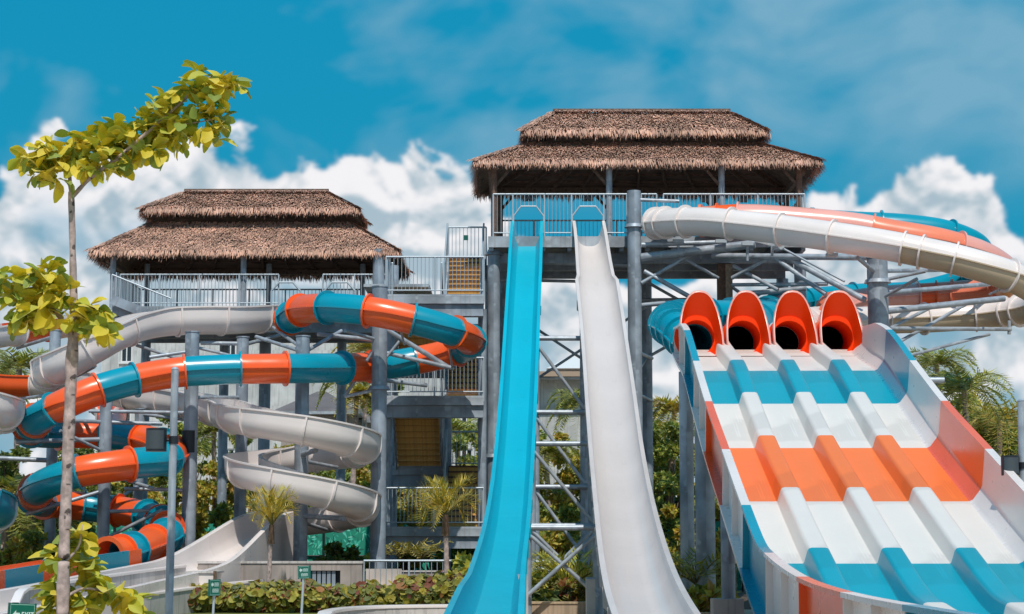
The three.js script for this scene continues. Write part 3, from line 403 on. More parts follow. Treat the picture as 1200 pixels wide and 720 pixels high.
// ---------------------------------------------------------------- four-lane racer and its tubes
const racer = thing('racing_slide', 'wide four-lane racing slide banded in white, blue and orange', 'water slide', V(5.2, 0, -24));
const mouthAt = [];
const racerX = (d) => 5.72 - 0.0245 * (40.6 - d);
const racerY = [[45, 6.16], [43.4, 5.78], [42.2, 5.52], [40.6, 5.19], [38, 4.32], [35, 3.32], [31.5, 2.30], [28.2, 1.35], [26, 0.78], [25, 0.66], [22, 0.44], [18.5, 0.34], [9, 0.34]];
{
  const pts = racerY.map(([d, y]) => V(racerX(d), y, -d)), c = curveOf(pts), len = c.getLength();
  const uAt = (d) => { let lo = 0, hi = 1; for (let i = 0; i < 40; i++) { const m = (lo + hi) / 2; if (-c.getPointAt(m).z > d) lo = m; else hi = m; } return (lo + hi) / 2; };
  const pitch = 1.045, rh = 0.235, rw = 0.225, rt = 0.125, wallX = 2.0, wallH = 0.86;
  const ridge = (x) => [[x - rw, 0], [x - rw + 0.02, 0.012], [x - rt - 0.035, rh - 0.05], [x - rt - 0.012, rh - 0.012], [x - rt + 0.03, rh], [x + rt - 0.03, rh], [x + rt + 0.012, rh - 0.012], [x + rt + 0.035, rh - 0.05], [x + rw - 0.02, 0.012], [x + rw, 0]];
  const bands = [[44.3, 40.6, 'W'], [40.6, 38, 'B'], [38, 35, 'W'], [35, 31.5, 'O'], [31.5, 28.2, 'W'], [28.2, 25.05, 'B'], [25.05, 21.6, 'W'], [21.6, 18.2, 'O'], [18.2, 14.9, 'W'], [14.9, 11.6, 'B']];
  const bed = { W: M.bedWhite, B: M.bedBlue, O: M.bedOrange }, skin = { W: M.white, B: M.blue, O: M.orange };
  for (const [d0, d1, k] of bands) {
    const u0 = uAt(d0), u1 = uAt(d1);
    for (let l = 0; l < 4; l++) { const x0 = l === 0 ? -1.80 : (l - 2) * pitch + rw, x1 = l === 3 ? 1.80 : (l - 1) * pitch - rw; part(racer, 'lane_panel', sweep(c, u0, u1, [[[x0, 0], [x1, 0]], [[x0, -0.05], [x1, -0.05]]], 0.3), bed[k]); }
    for (let l = -1; l <= 1; l++) part(racer, 'lane_divider', sweep(c, u0, u1, [ridge(l * pitch)], 0.3), bed[k]);
    for (const s of [-1, 1]) {
      const top = (u) => { const d = -c.getPointAt(clamp(u)).z; return wallH + (d > 41 ? 0.0 : 0) - (d > 42 ? (d - 42) * 0.15 : 0); };
      part(racer, 'side_wall', sweep(c, u0, u1, (u) => { const h = top(u), q = (a) => s * a; return [[[q(1.80), 0], [q(1.86), 0.03], [q(wallX - 0.03), 0.19], [q(wallX), 0.26], [q(wallX + 0.02), h]], [[q(wallX + 0.02), h], [q(wallX + 0.15), h]], [[q(wallX + 0.15), h], [q(wallX + 0.15), h - 0.05]], [[q(wallX + 0.15), h - 0.05], [q(wallX + 0.05), h - 0.05]], [[q(wallX + 0.05), h - 0.05], [q(wallX + 0.035), 0.1], [q(wallX + 0.03), -0.06]], [[q(wallX + 0.03), -0.06], [q(wallX + 0.17), -0.06]], [[q(wallX + 0.17), -0.06], [q(wallX + 0.17), -0.12]], [[q(wallX + 0.17), -0.12], [q(1.78), -0.12]]]; }, 0.3), skin[k]);
      // upright bolted flanges on the outside of the wall
      for (const d of [d0 - 0.03, (d0 + d1) / 2, d1 + 0.03]) { if (d === (d0 + d1) / 2 && k !== 'W') continue; const f = frame(c, uAt(d)), h = top(uAt(d)) - 0.06, p = (a, b, o) => [f.p.clone().addScaledVector(f.r, s * a).addScaledVector(f.up, b).addScaledVector(f.t, o), a, b];
        part(racer, 'wall_flange', merge([surf([[p(wallX + 0.03, -0.06, 0.025), p(wallX + 0.13, -0.06, 0.025)], [p(wallX + 0.05, h, 0.025), p(wallX + 0.13, h, 0.025)]]), surf([[p(wallX + 0.03, -0.06, -0.025), p(wallX + 0.13, -0.06, -0.025)], [p(wallX + 0.05, h, -0.025), p(wallX + 0.13, h, -0.025)]]), surf([[p(wallX + 0.13, -0.06, -0.025), p(wallX + 0.13, -0.06, 0.025)], [p(wallX + 0.13, h, -0.025), p(wallX + 0.13, h, 0.025)]])]), skin[k]);
        if (s < 0 && k !== 'B') for (let b = 0; b < 3; b++) { const q = p(wallX + 0.085, lerp(0.08, h - 0.12, b / 2), 0.03)[0]; part(racer, 'bolt', cyl(q, q.clone().addScaledVector(f.t, 0.03), 0.018, 0.018, 6), M.black); } }
    }
  }
  // skirt under the left wall at the foot
  { const s = [], top = [], d0 = 33.2, d1 = 11.6; for (let i = 0; i <= 24; i++) { const d = lerp(d0, d1, i / 24), f = frame(c, uAt(d)), p = f.p.clone().addScaledVector(f.r, -wallX - 0.05); s.push([p.x, p.y - 0.125, p.z]); } const rows = [s.map(([x, y, z]) => [V(x, y, z), z, y]), s.map(([x, y, z]) => [V(x, Math.min(0, y), z), z, 0])]; part(racer, 'skirt', surf(rows), M.white);
    const rows2 = [s.map(([x, y, z]) => [V(x + 4.1, y, z), z, y]), s.map(([x, y, z]) => [V(x + 4.1, Math.min(0, y), z), z, 0])]; part(racer, 'skirt', surf(rows2), M.white); }
  // flared red mouths of the four tubes
  const mouthD = 43.2, fm = frame(c, uAt(mouthD));
  for (let l = 0; l < 4; l++) {
    const cxm = (l - 1.5) * pitch, m = sub(racer, 'tube_mouth'), rows = [], rows2 = [], n = 40, W = 0.455;
    const back = (a) => V(fm.p.x + cxm + 0.41 * Math.cos(a) - 0.05, fm.p.y + 0.50 + 0.45 * Math.sin(a), fm.p.z - 0.85); mouthAt.push(V(fm.p.x + cxm - 0.05, fm.p.y + 0.50, fm.p.z - 0.85));
    const front = (a) => { const ca = Math.cos(a), sa = Math.sin(a), h = sa > 0 ? 1.20 * Math.pow(sa, 0.95) : 0.40 * sa, y = 0.30 + h, w = sa > 0 ? W * Math.pow(Math.abs(ca), 0.80) : W * Math.pow(Math.abs(ca), 0.45); const x = Math.sign(ca) * w; return V(fm.p.x + cxm + x, fm.p.y + Math.max(y, 0.006), fm.p.z - 0.55 + (1 - smooth(-0.2, 1.3, y)) * 0.60); };
    const steps = 12; for (let i = 0; i <= steps; i++) { const t = i / steps, e = t * t * (3 - 2 * t) * 0.7 + t * 0.3; rows.push(Array.from({ length: n + 1 }, (_, j) => { const a = j / n * Math.PI * 2; return [back(a).lerp(front(a), e), j / n * 3, t * 1.3]; })); }
    part(m, 'hood', surf(rows), M.red);
    const rim = Array.from({ length: n + 1 }, (_, j) => front(j / n * Math.PI * 2)); rows2.push(rim.map((p, j) => [p, j * 0.08, 0]), rim.map((p, j) => { const q = p.clone().sub(V(fm.p.x + cxm, fm.p.y + 0.55, p.z)).normalize(); return [p.clone().addScaledVector(q, 0.045).setY(Math.max(0.004 + fm.p.y, p.y + q.y * 0.045)), j * 0.08, 0.05]; }), rim.map((p, j) => { const q = p.clone().sub(V(fm.p.x + cxm, fm.p.y + 0.55, p.z)).normalize(); const e = p.clone().addScaledVector(q, 0.045); e.y = Math.max(0.002 + fm.p.y, e.y); e.z -= 0.09; return [e, j * 0.08, 0.1]; }));
    part(m, 'rim', surf(rows2), M.salmon);
  }
}
for (const [px, d, r, lab] of [[805, 41.4, 0.15, 'a'], [826, 40.2, 0.2, 'b'], [852, 36.5, 0.13, 'c'], [960, 42.6, 0.15, 'd'], [1050, 42.6, 0.15, 'e']]) {
  const x = P(px, 560, d).x, top = px > 900 ? pw([...racerY].reverse(), d) - 0.15 : pw([...racerY].reverse().map((q) => [q[0], q[1]]), d) - 0.12;
  const t = thing('steel_column', { a: 'slim blue grey column under the upper left edge of the racing slide', b: 'stout grey column beneath the upper left wall of the racing slide', c: 'short column on a footing under the middle of the racing slide', d: 'column hidden under the racing slide mouths', e: 'column hidden under the racing slide mouths' }[lab], 'column', V(x, 0, -d), 'columns under the racing slide');
  shaft(t, x, -d, 0, top, r); part(t, 'cross_arm', cyl(V(x, top - 0.3, -d), V(x + 1.1, top - 0.3, -d), 0.07), M.pipe);
  if (lab === 'c') part(t, 'footing', box(x - 0.3, x + 0.25, 0, 0.62, -d - 0.35, -d + 0.3), M.paleWall);
}

// the tubes that loop from the main deck to the racer's mouths
const hang = 'tubes looping from the main deck to the racing slide';
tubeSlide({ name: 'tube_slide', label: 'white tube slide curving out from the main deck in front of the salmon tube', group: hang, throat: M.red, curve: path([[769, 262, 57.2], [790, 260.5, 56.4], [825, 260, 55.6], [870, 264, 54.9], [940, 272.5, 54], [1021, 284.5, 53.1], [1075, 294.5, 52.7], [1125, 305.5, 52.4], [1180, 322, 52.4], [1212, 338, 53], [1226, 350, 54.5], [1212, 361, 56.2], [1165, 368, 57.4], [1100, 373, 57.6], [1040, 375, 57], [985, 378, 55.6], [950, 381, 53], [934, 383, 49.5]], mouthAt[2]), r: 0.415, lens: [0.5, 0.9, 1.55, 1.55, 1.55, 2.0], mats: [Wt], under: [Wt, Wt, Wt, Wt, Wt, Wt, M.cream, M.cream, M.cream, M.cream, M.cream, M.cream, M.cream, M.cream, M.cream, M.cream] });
tubeSlide({ name: 'tube_slide', label: 'salmon and orange tube slide arching between the white tube and the blue tube', group: hang, throat: M.red, curve: path([[822, 259, 57.3], [870, 256, 57], [940, 260, 56.8], [1000, 266, 56.7], [1045, 274, 56.6], [1105, 285, 56.6], [1150, 299, 57], [1176, 315, 57.8], [1182, 330, 59.4], [1160, 341, 61.2], [1105, 346, 62], [1040, 350, 62], [990, 357, 61.5], [975, 366, 57], [982, 376, 51]], mouthAt[3]), r: 0.42, lens: [0.5, 0.6, 3.9, 2.6, 2.6, 2.0, 2.2], mats: [M.coral, O, M.salmon, M.coral, M.salmon, M.coral, M.coral] });
tubeSlide({ name: 'tube_slide', label: 'blue tube slide behind the salmon tube, only its upper edge showing', group: hang, throat: M.red, curve: path([[952, 262, 60.4], [975, 262, 60.5], [1000, 263.5, 60.6], [1065, 267, 60.6], [1110, 274, 60.7], [1142, 287, 61.2], [1150, 304, 62.6], [1138, 326, 64.6], [1080, 343, 65.4], [1010, 347, 65.2], [940, 354, 64], [905, 364, 59], [886, 378, 51]], mouthAt[1]), r: 0.42, lens: [2.2], mats: [B] });
tubeSlide({ name: 'tube_slide', label: 'blue ribbed tube turning back into the outermost red mouth beside the main column', group: hang, throat: M.red, curve: path([[905, 372, 53], [868, 371, 52.4], [825, 371, 51.6], [795, 374, 50.4], [783, 380, 48.6], [792, 386, 46.8]], mouthAt[0]), r: 0.43, lens: [0.75, 0.75, 0.75, 0.75, 0.75, 0.75, 0.75, 0.75, 0.75, 0.9], mats: [B] });

// ---------------------------------------------------------------- steel columns under the spirals, with arms
function pole(px, yMid, d, yTop, r, label, arms = [], o = {}) {
  const x = P(px, yMid, d).x, top = P(px, yTop, d).y, t = thing('steel_column', label, 'column', V(x, 0, -d), o.group || 'steel columns carrying the slides');
  shaft(t, x, -d, 0, top, r, { flanges: o.flanges ? o.flanges.map((y) => P(px, y, d).y) : [] });
  part(t, 'cap', cyl(V(x, top, -d), V(x, top + 0.03, -d), r + 0.02, r + 0.02, 18), M.steel);
  for (const [x0, y0, d0, x1, y1, d1, rr] of arms) part(t, 'support_arm', cyl(P(x0, y0, d0), P(x1, y1, d1), rr || 0.06, rr || 0.06, 10), M.pipe);
  return t;
}
pole(444, 480, 53.9, 337, 0.215, 'tall thick column beside the stair landings with a long arm to the striped tube', [[444, 399, 53.9, 372, 392, 54.4, 0.06], [444, 399, 53.9, 404, 388, 53, 0.05], [444, 400, 53.9, 404, 465, 54, 0.05], [404, 465, 54, 444, 456, 53.9, 0.05], [444, 412, 53.9, 532, 432, 54.4, 0.06], [452, 386, 53.9, 524, 430, 54.4, 0.07], [444, 445, 53.9, 500, 452, 54.6, 0.06], [470, 390, 52.6, 474, 404, 53.9, 0.03], [526, 404, 53, 530, 432, 54.4, 0.03], [444, 430, 53.9, 468, 400, 53.9, 0.04]], { flanges: [455] });
pole(353, 540, 53.2, 395, 0.19, 'column standing inside the turns of the white spiral slide', [[353, 412, 53.2, 300, 395, 55, 0.055], [353, 415, 53.2, 400, 388, 54.6, 0.055], [353, 408, 53.2, 320, 384, 56, 0.05], [353, 533, 53.2, 370, 528, 51.8, 0.07], [353, 540, 53.2, 395, 548, 54.4, 0.05], [353, 605, 53.2, 403, 608, 51.8, 0.07], [353, 612, 53.2, 385, 622, 55, 0.05]]);
pole(283, 480, 55.2, 396, 0.17, 'column between the white spiral and the striped tube, arms reaching both', [[283, 403, 55.2, 235, 402, 54.9, 0.06], [283, 420, 55.2, 220, 405, 54.8, 0.045], [283, 466, 55.2, 232, 466, 53.6, 0.05], [283, 405, 55.2, 330, 392, 57, 0.055]]);
pole(222, 560, 52.8, 390, 0.19, 'column with a black band, in front of the spirals beside the lamp post', [[222, 412, 52.8, 175, 419, 52.6, 0.05], [222, 425, 52.8, 160, 405, 53.8, 0.045], [222, 484, 52.8, 104, 482, 53, 0.05], [222, 575, 52.8, 145, 573, 52.4, 0.05]]);
pole(122, 560, 53, 462, 0.17, 'column at the middle of the striped tube spiral', [[122, 495, 53, 60, 492, 52, 0.055], [122, 495, 53, 190, 497, 53.4, 0.055], [122, 515, 53, 18, 518, 52, 0.06], [122, 530, 53, 70, 505, 52, 0.045], [122, 575, 53, 30, 603, 52.2, 0.055], [122, 600, 53, 195, 598, 53.2, 0.05], [122, 632, 53, 190, 598, 52.6, 0.05], [122, 555, 53, 180, 573, 52, 0.05]]);
pole(62, 480, 56.5, 388, 0.16, 'column behind the almond tree trunk under the white trough bend', [[62, 455, 56.5, 110, 430, 53.2, 0.055], [62, 540, 56.5, -10, 537, 56, 0.07], [62, 395, 56.5, 20, 408, 58.6, 0.055], [62, 462, 56.5, 10, 470, 61, 0.05]]);
pole(162, 560, 57.5, 480, 0.15, 'slim far column behind the striped tube spiral', [[162, 485, 57.5, 215, 492, 57, 0.05], [162, 570, 57.5, 120, 596, 55.4, 0.05]]);
pole(1029, 345, 54.6, 303, 0.29, 'very thick grey column with many arms under the looping tubes', [[1029, 330, 54.6, 1085, 318, 54, 0.05], [1029, 322, 54.6, 1005, 302, 53.6, 0.06], [1029, 344, 54.6, 1160, 333, 57, 0.07], [1029, 366, 54.6, 1177, 350, 56, 0.09], [1029, 385, 54.6, 1185, 386, 56.4, 0.06], [1029, 352, 54.6, 1075, 327, 53.4, 0.05], [1029, 392, 54.6, 1100, 356, 56, 0.05], [1029, 415, 54.6, 1132, 357, 56.4, 0.05], [1062, 418, 54.9, 1160, 392, 56.4, 0.045], [1172, 322 + 18, 52.6, 1160, 345, 55.4, 0.03], [1183, 376, 56.4, 1183, 392, 56.4, 0.05], [1029, 318, 54.6, 1130, 316, 58.4, 0.06]], { flanges: [330] });
// truss from the main column to the thick column
{ const t = thing('pipe_truss', 'tubular steel truss carrying the white tube between the main column and the thick column', 'truss', V(P(850, 300, 56).x, 0, -56));
  const q = (x0, y0, d0, x1, y1, d1, r) => part(t, 'truss_member', cyl(P(x0, y0, d0), P(x1, y1, d1), r, r, 10), M.pipe);
  q(752, 287, 57.2, 840, 284, 57, 0.07); q(752, 302, 57.2, 885, 286, 56.4, 0.13); q(835, 300, 57.5, 1020, 302, 55, 0.09); q(755, 318, 57.2, 812, 350, 57, 0.07); q(752, 332, 57.2, 812, 297, 57, 0.06); q(795, 300, 57, 842, 326, 57.4, 0.05); q(860, 312, 57.4, 912, 340, 56.6, 0.06); q(858, 326, 57.4, 905, 300, 56.6, 0.06); q(905, 300, 56.6, 968, 345, 55.6, 0.07); q(925, 303, 56.4, 1014, 352, 55, 0.09); q(858, 334, 57.6, 970, 333, 56, 0.055); q(752, 358, 57.4, 815, 352, 57, 0.07); q(868, 345, 57.6, 945, 338, 57, 0.08); q(915, 290, 56, 990, 330, 55, 0.035); q(742, 234, 57.3, 796, 236, 57.2, 0.055);
  for (const [x, y, d] of [[795, 281, 57.1], [845, 281, 56.4], [876, 284, 55.8], [912, 289, 55.2], [975, 297, 54.2]]) part(t, 'hanger', box(P(x, y, d).x - 0.16, P(x, y, d).x + 0.16, P(x, y + 4, d).y, P(x, y, d).y, -d - 0.1, -d + 0.1), M.rail); 
  for (const [x, d, y0, y1] of [[795, 57.1, 283, 300], [876, 55.9, 285, 306], [905, 55.4, 288, 300]]) part(t, 'drop_rod', cyl(P(x, y0, d), P(x, y1, d), 0.04), M.pipe);
}

// ---------------------------------------------------------------- walls, kerbs, signs, lamps
function wallAlong(name, label, cat, pts, h, th, mat, capMat) {        // pts on the ground line; a wall with a coping
  const t = thing(name, label, cat, pts[0].clone().setY(0)), c = curveOf(pts.map((p) => p.clone().setY(0))), hh = typeof h === 'function' ? h : () => h;
  part(t, 'wall_body', sweep(c, 0, 1, (u) => [[[-th / 2, 0], [-th / 2, hh(u) - 0.06]], [[th / 2, 0], [th / 2, hh(u) - 0.06]]], 0.4), mat);
  part(t, 'coping', sweep(c, 0, 1, (u) => { const a = hh(u), w = th / 2 + 0.02; return [[[-w, a - 0.062], [-w, a - 0.01], [-w + 0.015, a], [w - 0.015, a], [w, a - 0.01], [w, a - 0.062]]]; }, 0.4), capMat || mat);
  return t;
}
const gp = (x, d) => V(P(x, 690, d).x, 0, -d);
wallAlong('low_wall', 'long white runout wall before the striped tube mouth, rounded at its end', 'wall', [gp(17, 37.6), gp(35, 38.8), gp(103, 42.6), gp(150, 45.2), gp(195, 47.8), gp(214, 48.9)], (u) => lerp(0.76, 1.10, u) * smooth(-0.1, 0.06, u), 0.14, M.paleWall, M.white);
wallAlong('low_wall', 'white kerb wall between the hedge and the spiral slide foot', 'wall', [gp(60, 38.6), gp(110, 40.8), gp(172, 43.8), gp(207, 45.4), gp(235, 46.6), gp(268, 48), gp(306, 49.3)], (u) => lerp(0.36, 0.74, u), 0.14, M.paleWall, M.white);
wallAlong('pool_wall', 'curved white pool edge behind the turquoise slide foot', 'pool wall', [gp(378, 35.4), gp(400, 37.6), gp(440, 39), gp(500, 39.6), gp(560, 39.8)], (u) => 0.42 * smooth(-0.15, 0.06, u), 0.22, M.paleWall, M.white);
{ const t = thing('plinth', 'white rendered block beside the foot of the white spiral slide', 'block', gp(236, 47)); const a = gp(218, 46.8).x, b = gp(251, 46.8).x; part(t, 'body', box(a, b, 0, 0.92, -47.9, -46.8), M.white); part(t, 'cap', box(a - 0.03, b + 0.06, 0.925, 0.97, -47.93, -46.76), M.paleWall); part(t, 'stub_post', cyl(V(b + 0.02, 0, -46.72), V(b + 0.02, 0.98, -46.72), 0.04), M.barkBrown); }
{ // rendered wall with a louvred vent
  const d = 49.6, x = (px) => P(px, 690, d).x, top = P(300, 658, d).y, t = thing('low_wall', 'grey rendered garden wall with a louvred vent behind the hedge', 'wall', V(x(330), 0, -d));
  part(t, 'wall_body', merge([box(x(231), x(352), 0, top - 0.06, -d - 0.25, -d), box(x(398.5), x(424), 0, top - 0.06, -d - 0.25, -d), box(x(352), x(398.5), P(375, 669, d).y, top - 0.06, -d - 0.25, -d), box(x(352), x(398.5), 0, P(375, 690.5, d).y, -d - 0.25, -d)]), M.concrete);
  part(t, 'coping', box(x(230), x(425), top - 0.057, top, -d - 0.28, -d + 0.03), M.paleWall);
  part(t, 'vent_back', box(x(352.5), x(398), P(375, 690.4, d).y, P(375, 669.2, d).y, -d - 0.24, -d - 0.2), M.black);
  for (let i = 0; i < 7; i++) { const a = lerp(x(354), x(394), i / 7); part(t, 'louvre', box(a, a + 0.09, P(375, 690, d).y + 0.01, P(375, 669.2, d).y - 0.01, -d - 0.12, -d - 0.06), M.steel); }
}
{ // railing gate beside it
  const d = 49.8, x = (px) => P(px, 690, d).x, h = P(450, 657.5, d).y, t = thing('garden_railing', 'low grey bar railing between the garden wall and the young palm', 'railing', V(x(475), 0, -d));
  railing(t, V(x(426), 0.15, -d), V(x(532), 0.15, -d), h - 0.15, { post: 1.0, gap: 0.14 });
  const b = thing('pool_bench', 'white bench with tan seat behind the bar railing', 'bench', V(x(452), 0, -52.4)); const bx = P(452, 680, 52.4).x; part(b, 'seat', box(bx - 0.55, bx + 0.4, 0.40, 0.5, -52.7, -52.1), M.tread); part(b, 'base', box(bx - 0.5, bx + 0.35, 0, 0.395, -52.65, -52.15), M.paleWall); part(b, 'backrest', box(bx - 0.55, bx + 0.4, 0.505, 0.95, -52.78, -52.7), M.paleWall);
  const c = thing('low_wall', 'short beige planter wall behind the bar railing', 'wall', V(P(492, 690, 53).x, 0, -53)); const cx = P(492, 690, 53).x; part(c, 'wall_body', box(cx - 0.7, cx + 0.7, 0, 0.86, -53.3, -53), M.concrete); part(c, 'coping', box(cx - 0.72, cx + 0.72, 0.863, 0.9, -53.33, -52.97), M.paleWall);
}
for (const [x0, x1, d, h, lab] of [[602, 692, 44.8, 0.32, 'tan planter kerb between the turquoise and white slide feet'], [780, 872, 38.5, 0.30, 'tan planter kerb between the white slide foot and the racing slide']]) { const t = thing('planter_kerb', lab, 'kerb', V(P((x0 + x1) / 2, 700, d).x, 0, -d)), a = P(x0, 700, d).x, b = P(x1, 700, d).x; part(t, 'wall_body', box(a, b, 0, h - 0.05, -d - 0.2, -d), std(rgb(0.50, 0.38, 0.27), 0.85, { map: tPlaster })); part(t, 'coping', box(a - 0.01, b + 0.01, h - 0.047, h, -d - 0.22, -d + 0.025), std(rgb(0.60, 0.46, 0.30), 0.8, { map: tPlaster })); part(t, 'soil', box(a, b, 0, h - 0.08, -d - 2.2, -d - 0.225), M.soil); }
// concrete footings under the drop slides
for (const [px, y, d, lab] of [[692, 690, 42.2, 'pale concrete footing at the left edge of the white drop slide'], [613, 700, 35.6, 'pale concrete footing at the right edge of the turquoise drop slide']]) { const x = P(px, y, d).x, h = px > 650 ? P(px, 679, d).y : P(px, 672, d).y - 0.05, t = thing('footing', lab, 'footing', V(x, 0, -d)); part(t, 'block', box(x - 0.09, x + 0.09, 0, h, -d - 0.35, -d + 0.3), M.paleWall); part(t, 'plate', box(x - 0.1, x + 0.1, h + 0.002, h + 0.03, -d - 0.25, -d + 0.2), M.steel); }

function signTexture(draw) { const c = document.createElement('canvas'); c.width = 512; c.height = 320; const g = c.getContext('2d'); g.fillStyle = '#0c6a58'; g.fillRect(0, 0, 512, 320); g.strokeStyle = '#9fc9bd'; g.lineWidth = 8; g.strokeRect(16, 16, 480, 288); g.fillStyle = '#d5e8e2'; draw(g); const t = new THREE.CanvasTexture(c); t.colorSpace = THREE.SRGBColorSpace; return t; }
const arrow = (g, x, y, s) => { g.beginPath(); g.moveTo(x, y); g.lineTo(x + s * 0.55, y - s * 0.5); g.lineTo(x + s * 0.55, y - s * 0.22); g.lineTo(x + s * 1.15, y - s * 0.22); g.lineTo(x + s * 1.15, y + s * 0.22); g.lineTo(x + s * 0.55, y + s * 0.22); g.lineTo(x + s * 0.55, y + s * 0.5); g.closePath(); g.fill(); };
function sign(px, py, d, w, h, turn, lean, label, draw) {
  const p = P(px, py, d), t = thing('direction_sign', label, 'sign', V(p.x, 0, -d)), m = new THREE.Mesh(new THREE.BoxGeometry(w, h, 0.025), M.signGreen);
  const pivot = sub(t, 'sign_head'); pivot.position.set(0, p.y, 0); pivot.rotation.set(0, turn, lean);
  const add = (n, g, mt) => { const k = new THREE.Mesh(g, mt); k.name = n; k.castShadow = k.receiveShadow = true; pivot.add(k); return k; };
  add('panel', new THREE.BoxGeometry(w, h, 0.025), M.signGreen);
  const f = new THREE.PlaneGeometry(w, h); f.translate(0, 0, 0.0165); add('lettering', f, std(0xffffff, 0.45, { map: signTexture(draw) }));
  for (const s of [-1, 1]) { const b = new THREE.BoxGeometry(0.012, h + 0.012, 0.04); b.translate(s * (w / 2 + 0.007), 0, 0); add('edge', b, M.signGreen); }
  part(t, 'post', cyl(V(p.x - (turn > 0 ? 0.03 : 0.06), 0, -d - 0.045), V(p.x - (turn > 0 ? 0 : 0.01), p.y + h * 0.4, -d - 0.045), 0.028, 0.028, 10), M.rail);
}
sign(25, 721, 23, 0.30, 0.26, 0.55, -0.05, 'green exit sign with a white arrow among the almond leaves', (g) => { arrow(g, 60, 160, 130); g.font = 'bold 120px sans-serif'; g.fillText('EXIT', 236, 205); });
const worn = (g, rows) => { for (const [x, y, w, h] of rows) for (let k = 0; k * 46 < w; k++) { g.fillRect(x + k * 46, y - h, 11, h); g.fillRect(x + k * 46 + 20, y - h, 11, h); g.fillRect(x + k * 46, y - h * (k % 2 ? 1 : 0.56), 31, 12); } };   // lettering too small to read
sign(356.5, 671, 43, 0.36, 0.27, -0.75, 0.04, 'small green arrow sign in front of the louvred garden wall', (g) => { arrow(g, 50, 105, 120); worn(g, [[230, 145, 210, 80], [130, 265, 300, 80]]); });
sign(251, 689, 42, 0.34, 0.34, 1.05, 0, 'small turquoise sign seen edge on in front of the white plinth', (g) => { arrow(g, 60, 100, 110); worn(g, [[230, 140, 210, 80], [130, 260, 300, 80]]); });
// lamp posts with black speaker boxes
function lampPost(px, pyTop, d, r, pyBox, side, label) {
  const top = P(px, pyTop, d), t = thing('speaker_post', label, 'post', V(top.x, 0, -d), 'grey posts with black speaker boxes');
  part(t, 'post', cyl(V(top.x - 0.02, 0, -d), V(top.x, top.y, -d), r * 1.12, r, 14), M.pipe); part(t, 'cap', cyl(V(top.x, top.y, -d), V(top.x, top.y + 0.03, -d), r * 1.1, r * 0.6, 14), M.pipe);
  const y = P(px, pyBox, d).y, b = sub(t, 'speaker'), x = top.x + side * 0.22;
  part(b, 'cabinet', new THREE.CylinderGeometry(0.135, 0.135, 0.30, 20).translate(x, y, -d + 0.03), M.black); part(b, 'bracket', cyl(V(top.x, y, -d), V(x, y, -d), 0.022), M.black); part(b, 'grille', new THREE.CylinderGeometry(0.139, 0.139, 0.24, 20, 1, true, -0.9, 1.8).translate(x, y, -d + 0.03), std(rgb(0.05, 0.065, 0.075), 0.6)); part(b, 'band', new THREE.CylinderGeometry(r * 1.3, r * 1.3, 0.1, 14).translate(top.x, y, -d), M.black);
}
lampPost(205, 433, 25.5, 0.048, 516, -1, 'grey post with a black speaker beside the striped tube spiral');
lampPost(1198, 470, 30, 0.07, 546, -1, 'grey post with a black speaker beyond the racing slide');
{ const x = P(222, 515, 52.8).x, t = scene.children.find((o) => o.userData.label && o.userData.label.startsWith('column with a black band')); part(t, 'black_band', cyl(V(x, P(222, 531, 52.8).y, -52.8), V(x, P(222, 505, 52.8).y, -52.8), 0.205, 0.205, 22), M.black); }

// ---------------------------------------------------------------- buildings beyond
function facade(t, x0, x1, y0, y1, z, mat, wins) {                     // wall with real openings, panes set back
  const xs = [...new Set([x0, x1, ...wins.flatMap((w) => [w[0], w[1]])])].sort((a, b) => a - b), g = [];
  for (let i = 0; i + 1 < xs.length; i++) { const a = xs[i], b = xs[i + 1], m = (a + b) / 2, hs = wins.filter((w) => w[0] <= m && w[1] >= m).sort((p, q) => p[2] - q[2]); let y = y0; for (const w of hs) { if (w[2] > y) g.push(box(a, b, y, w[2], z - 0.3, z)); y = w[3]; } if (y < y1) g.push(box(a, b, y, y1, z - 0.3, z)); }
  part(t, 'wall', merge(g), mat);
  for (const w of wins) { const k = sub(t, 'window'); part(k, 'pane', box(w[0] + 0.04, w[1] - 0.04, w[2] + 0.04, w[3] - 0.04, z - 0.22, z - 0.18), M.glass); part(k, 'frame', merge([box(w[0], w[1], w[2], w[2] + 0.08, z - 0.16, z - 0.08), box(w[0], w[1], w[3] - 0.08, w[3], z - 0.16, z - 0.08), box(w[0], w[0] + 0.08, w[2] + 0.08, w[3] - 0.08, z - 0.16, z - 0.08), box(w[1] - 0.08, w[1], w[2] + 0.08, w[3] - 0.08, z - 0.16, z - 0.08), box((w[0] + w[1]) / 2 - 0.03, (w[0] + w[1]) / 2 + 0.03, w[2] + 0.08, w[3] - 0.08, z - 0.16, z - 0.08)]), M.frameWhite); part(k, 'sill', box(w[0] - 0.06, w[1] + 0.06, w[2] - 0.08, w[2] - 0.003, z, z + 0.1), M.frameWhite); }
}
{ // white hotel block
  const d = 106, x = (px) => P(px, 450, d).x, y = (py) => P(600, py, d).y, t = thing('hotel_block', 'long white hotel block behind the spiral slides', 'building', V(x(280), 0, -d)), wins = [];
  for (const px of [140, 262, 540]) for (const py of [425, 500, 560]) wins.push([x(px), x(px + 14), y(py), y(py - 34)]);
  facade(t, x(118), x(585), 0, y(394), -d, M.hotel, wins); part(t, 'parapet', box(x(116), x(587), y(394), y(391), -d - 8, -d + 0.15), M.frameWhite); part(t, 'side_wall', box(x(585) - 0.3, x(585), 0, y(394), -d - 8, -d - 0.31), M.hotel); part(t, 'side_wall', box(x(118), x(118) + 0.3, 0, y(394), -d - 8, -d - 0.31), M.hotel);
}
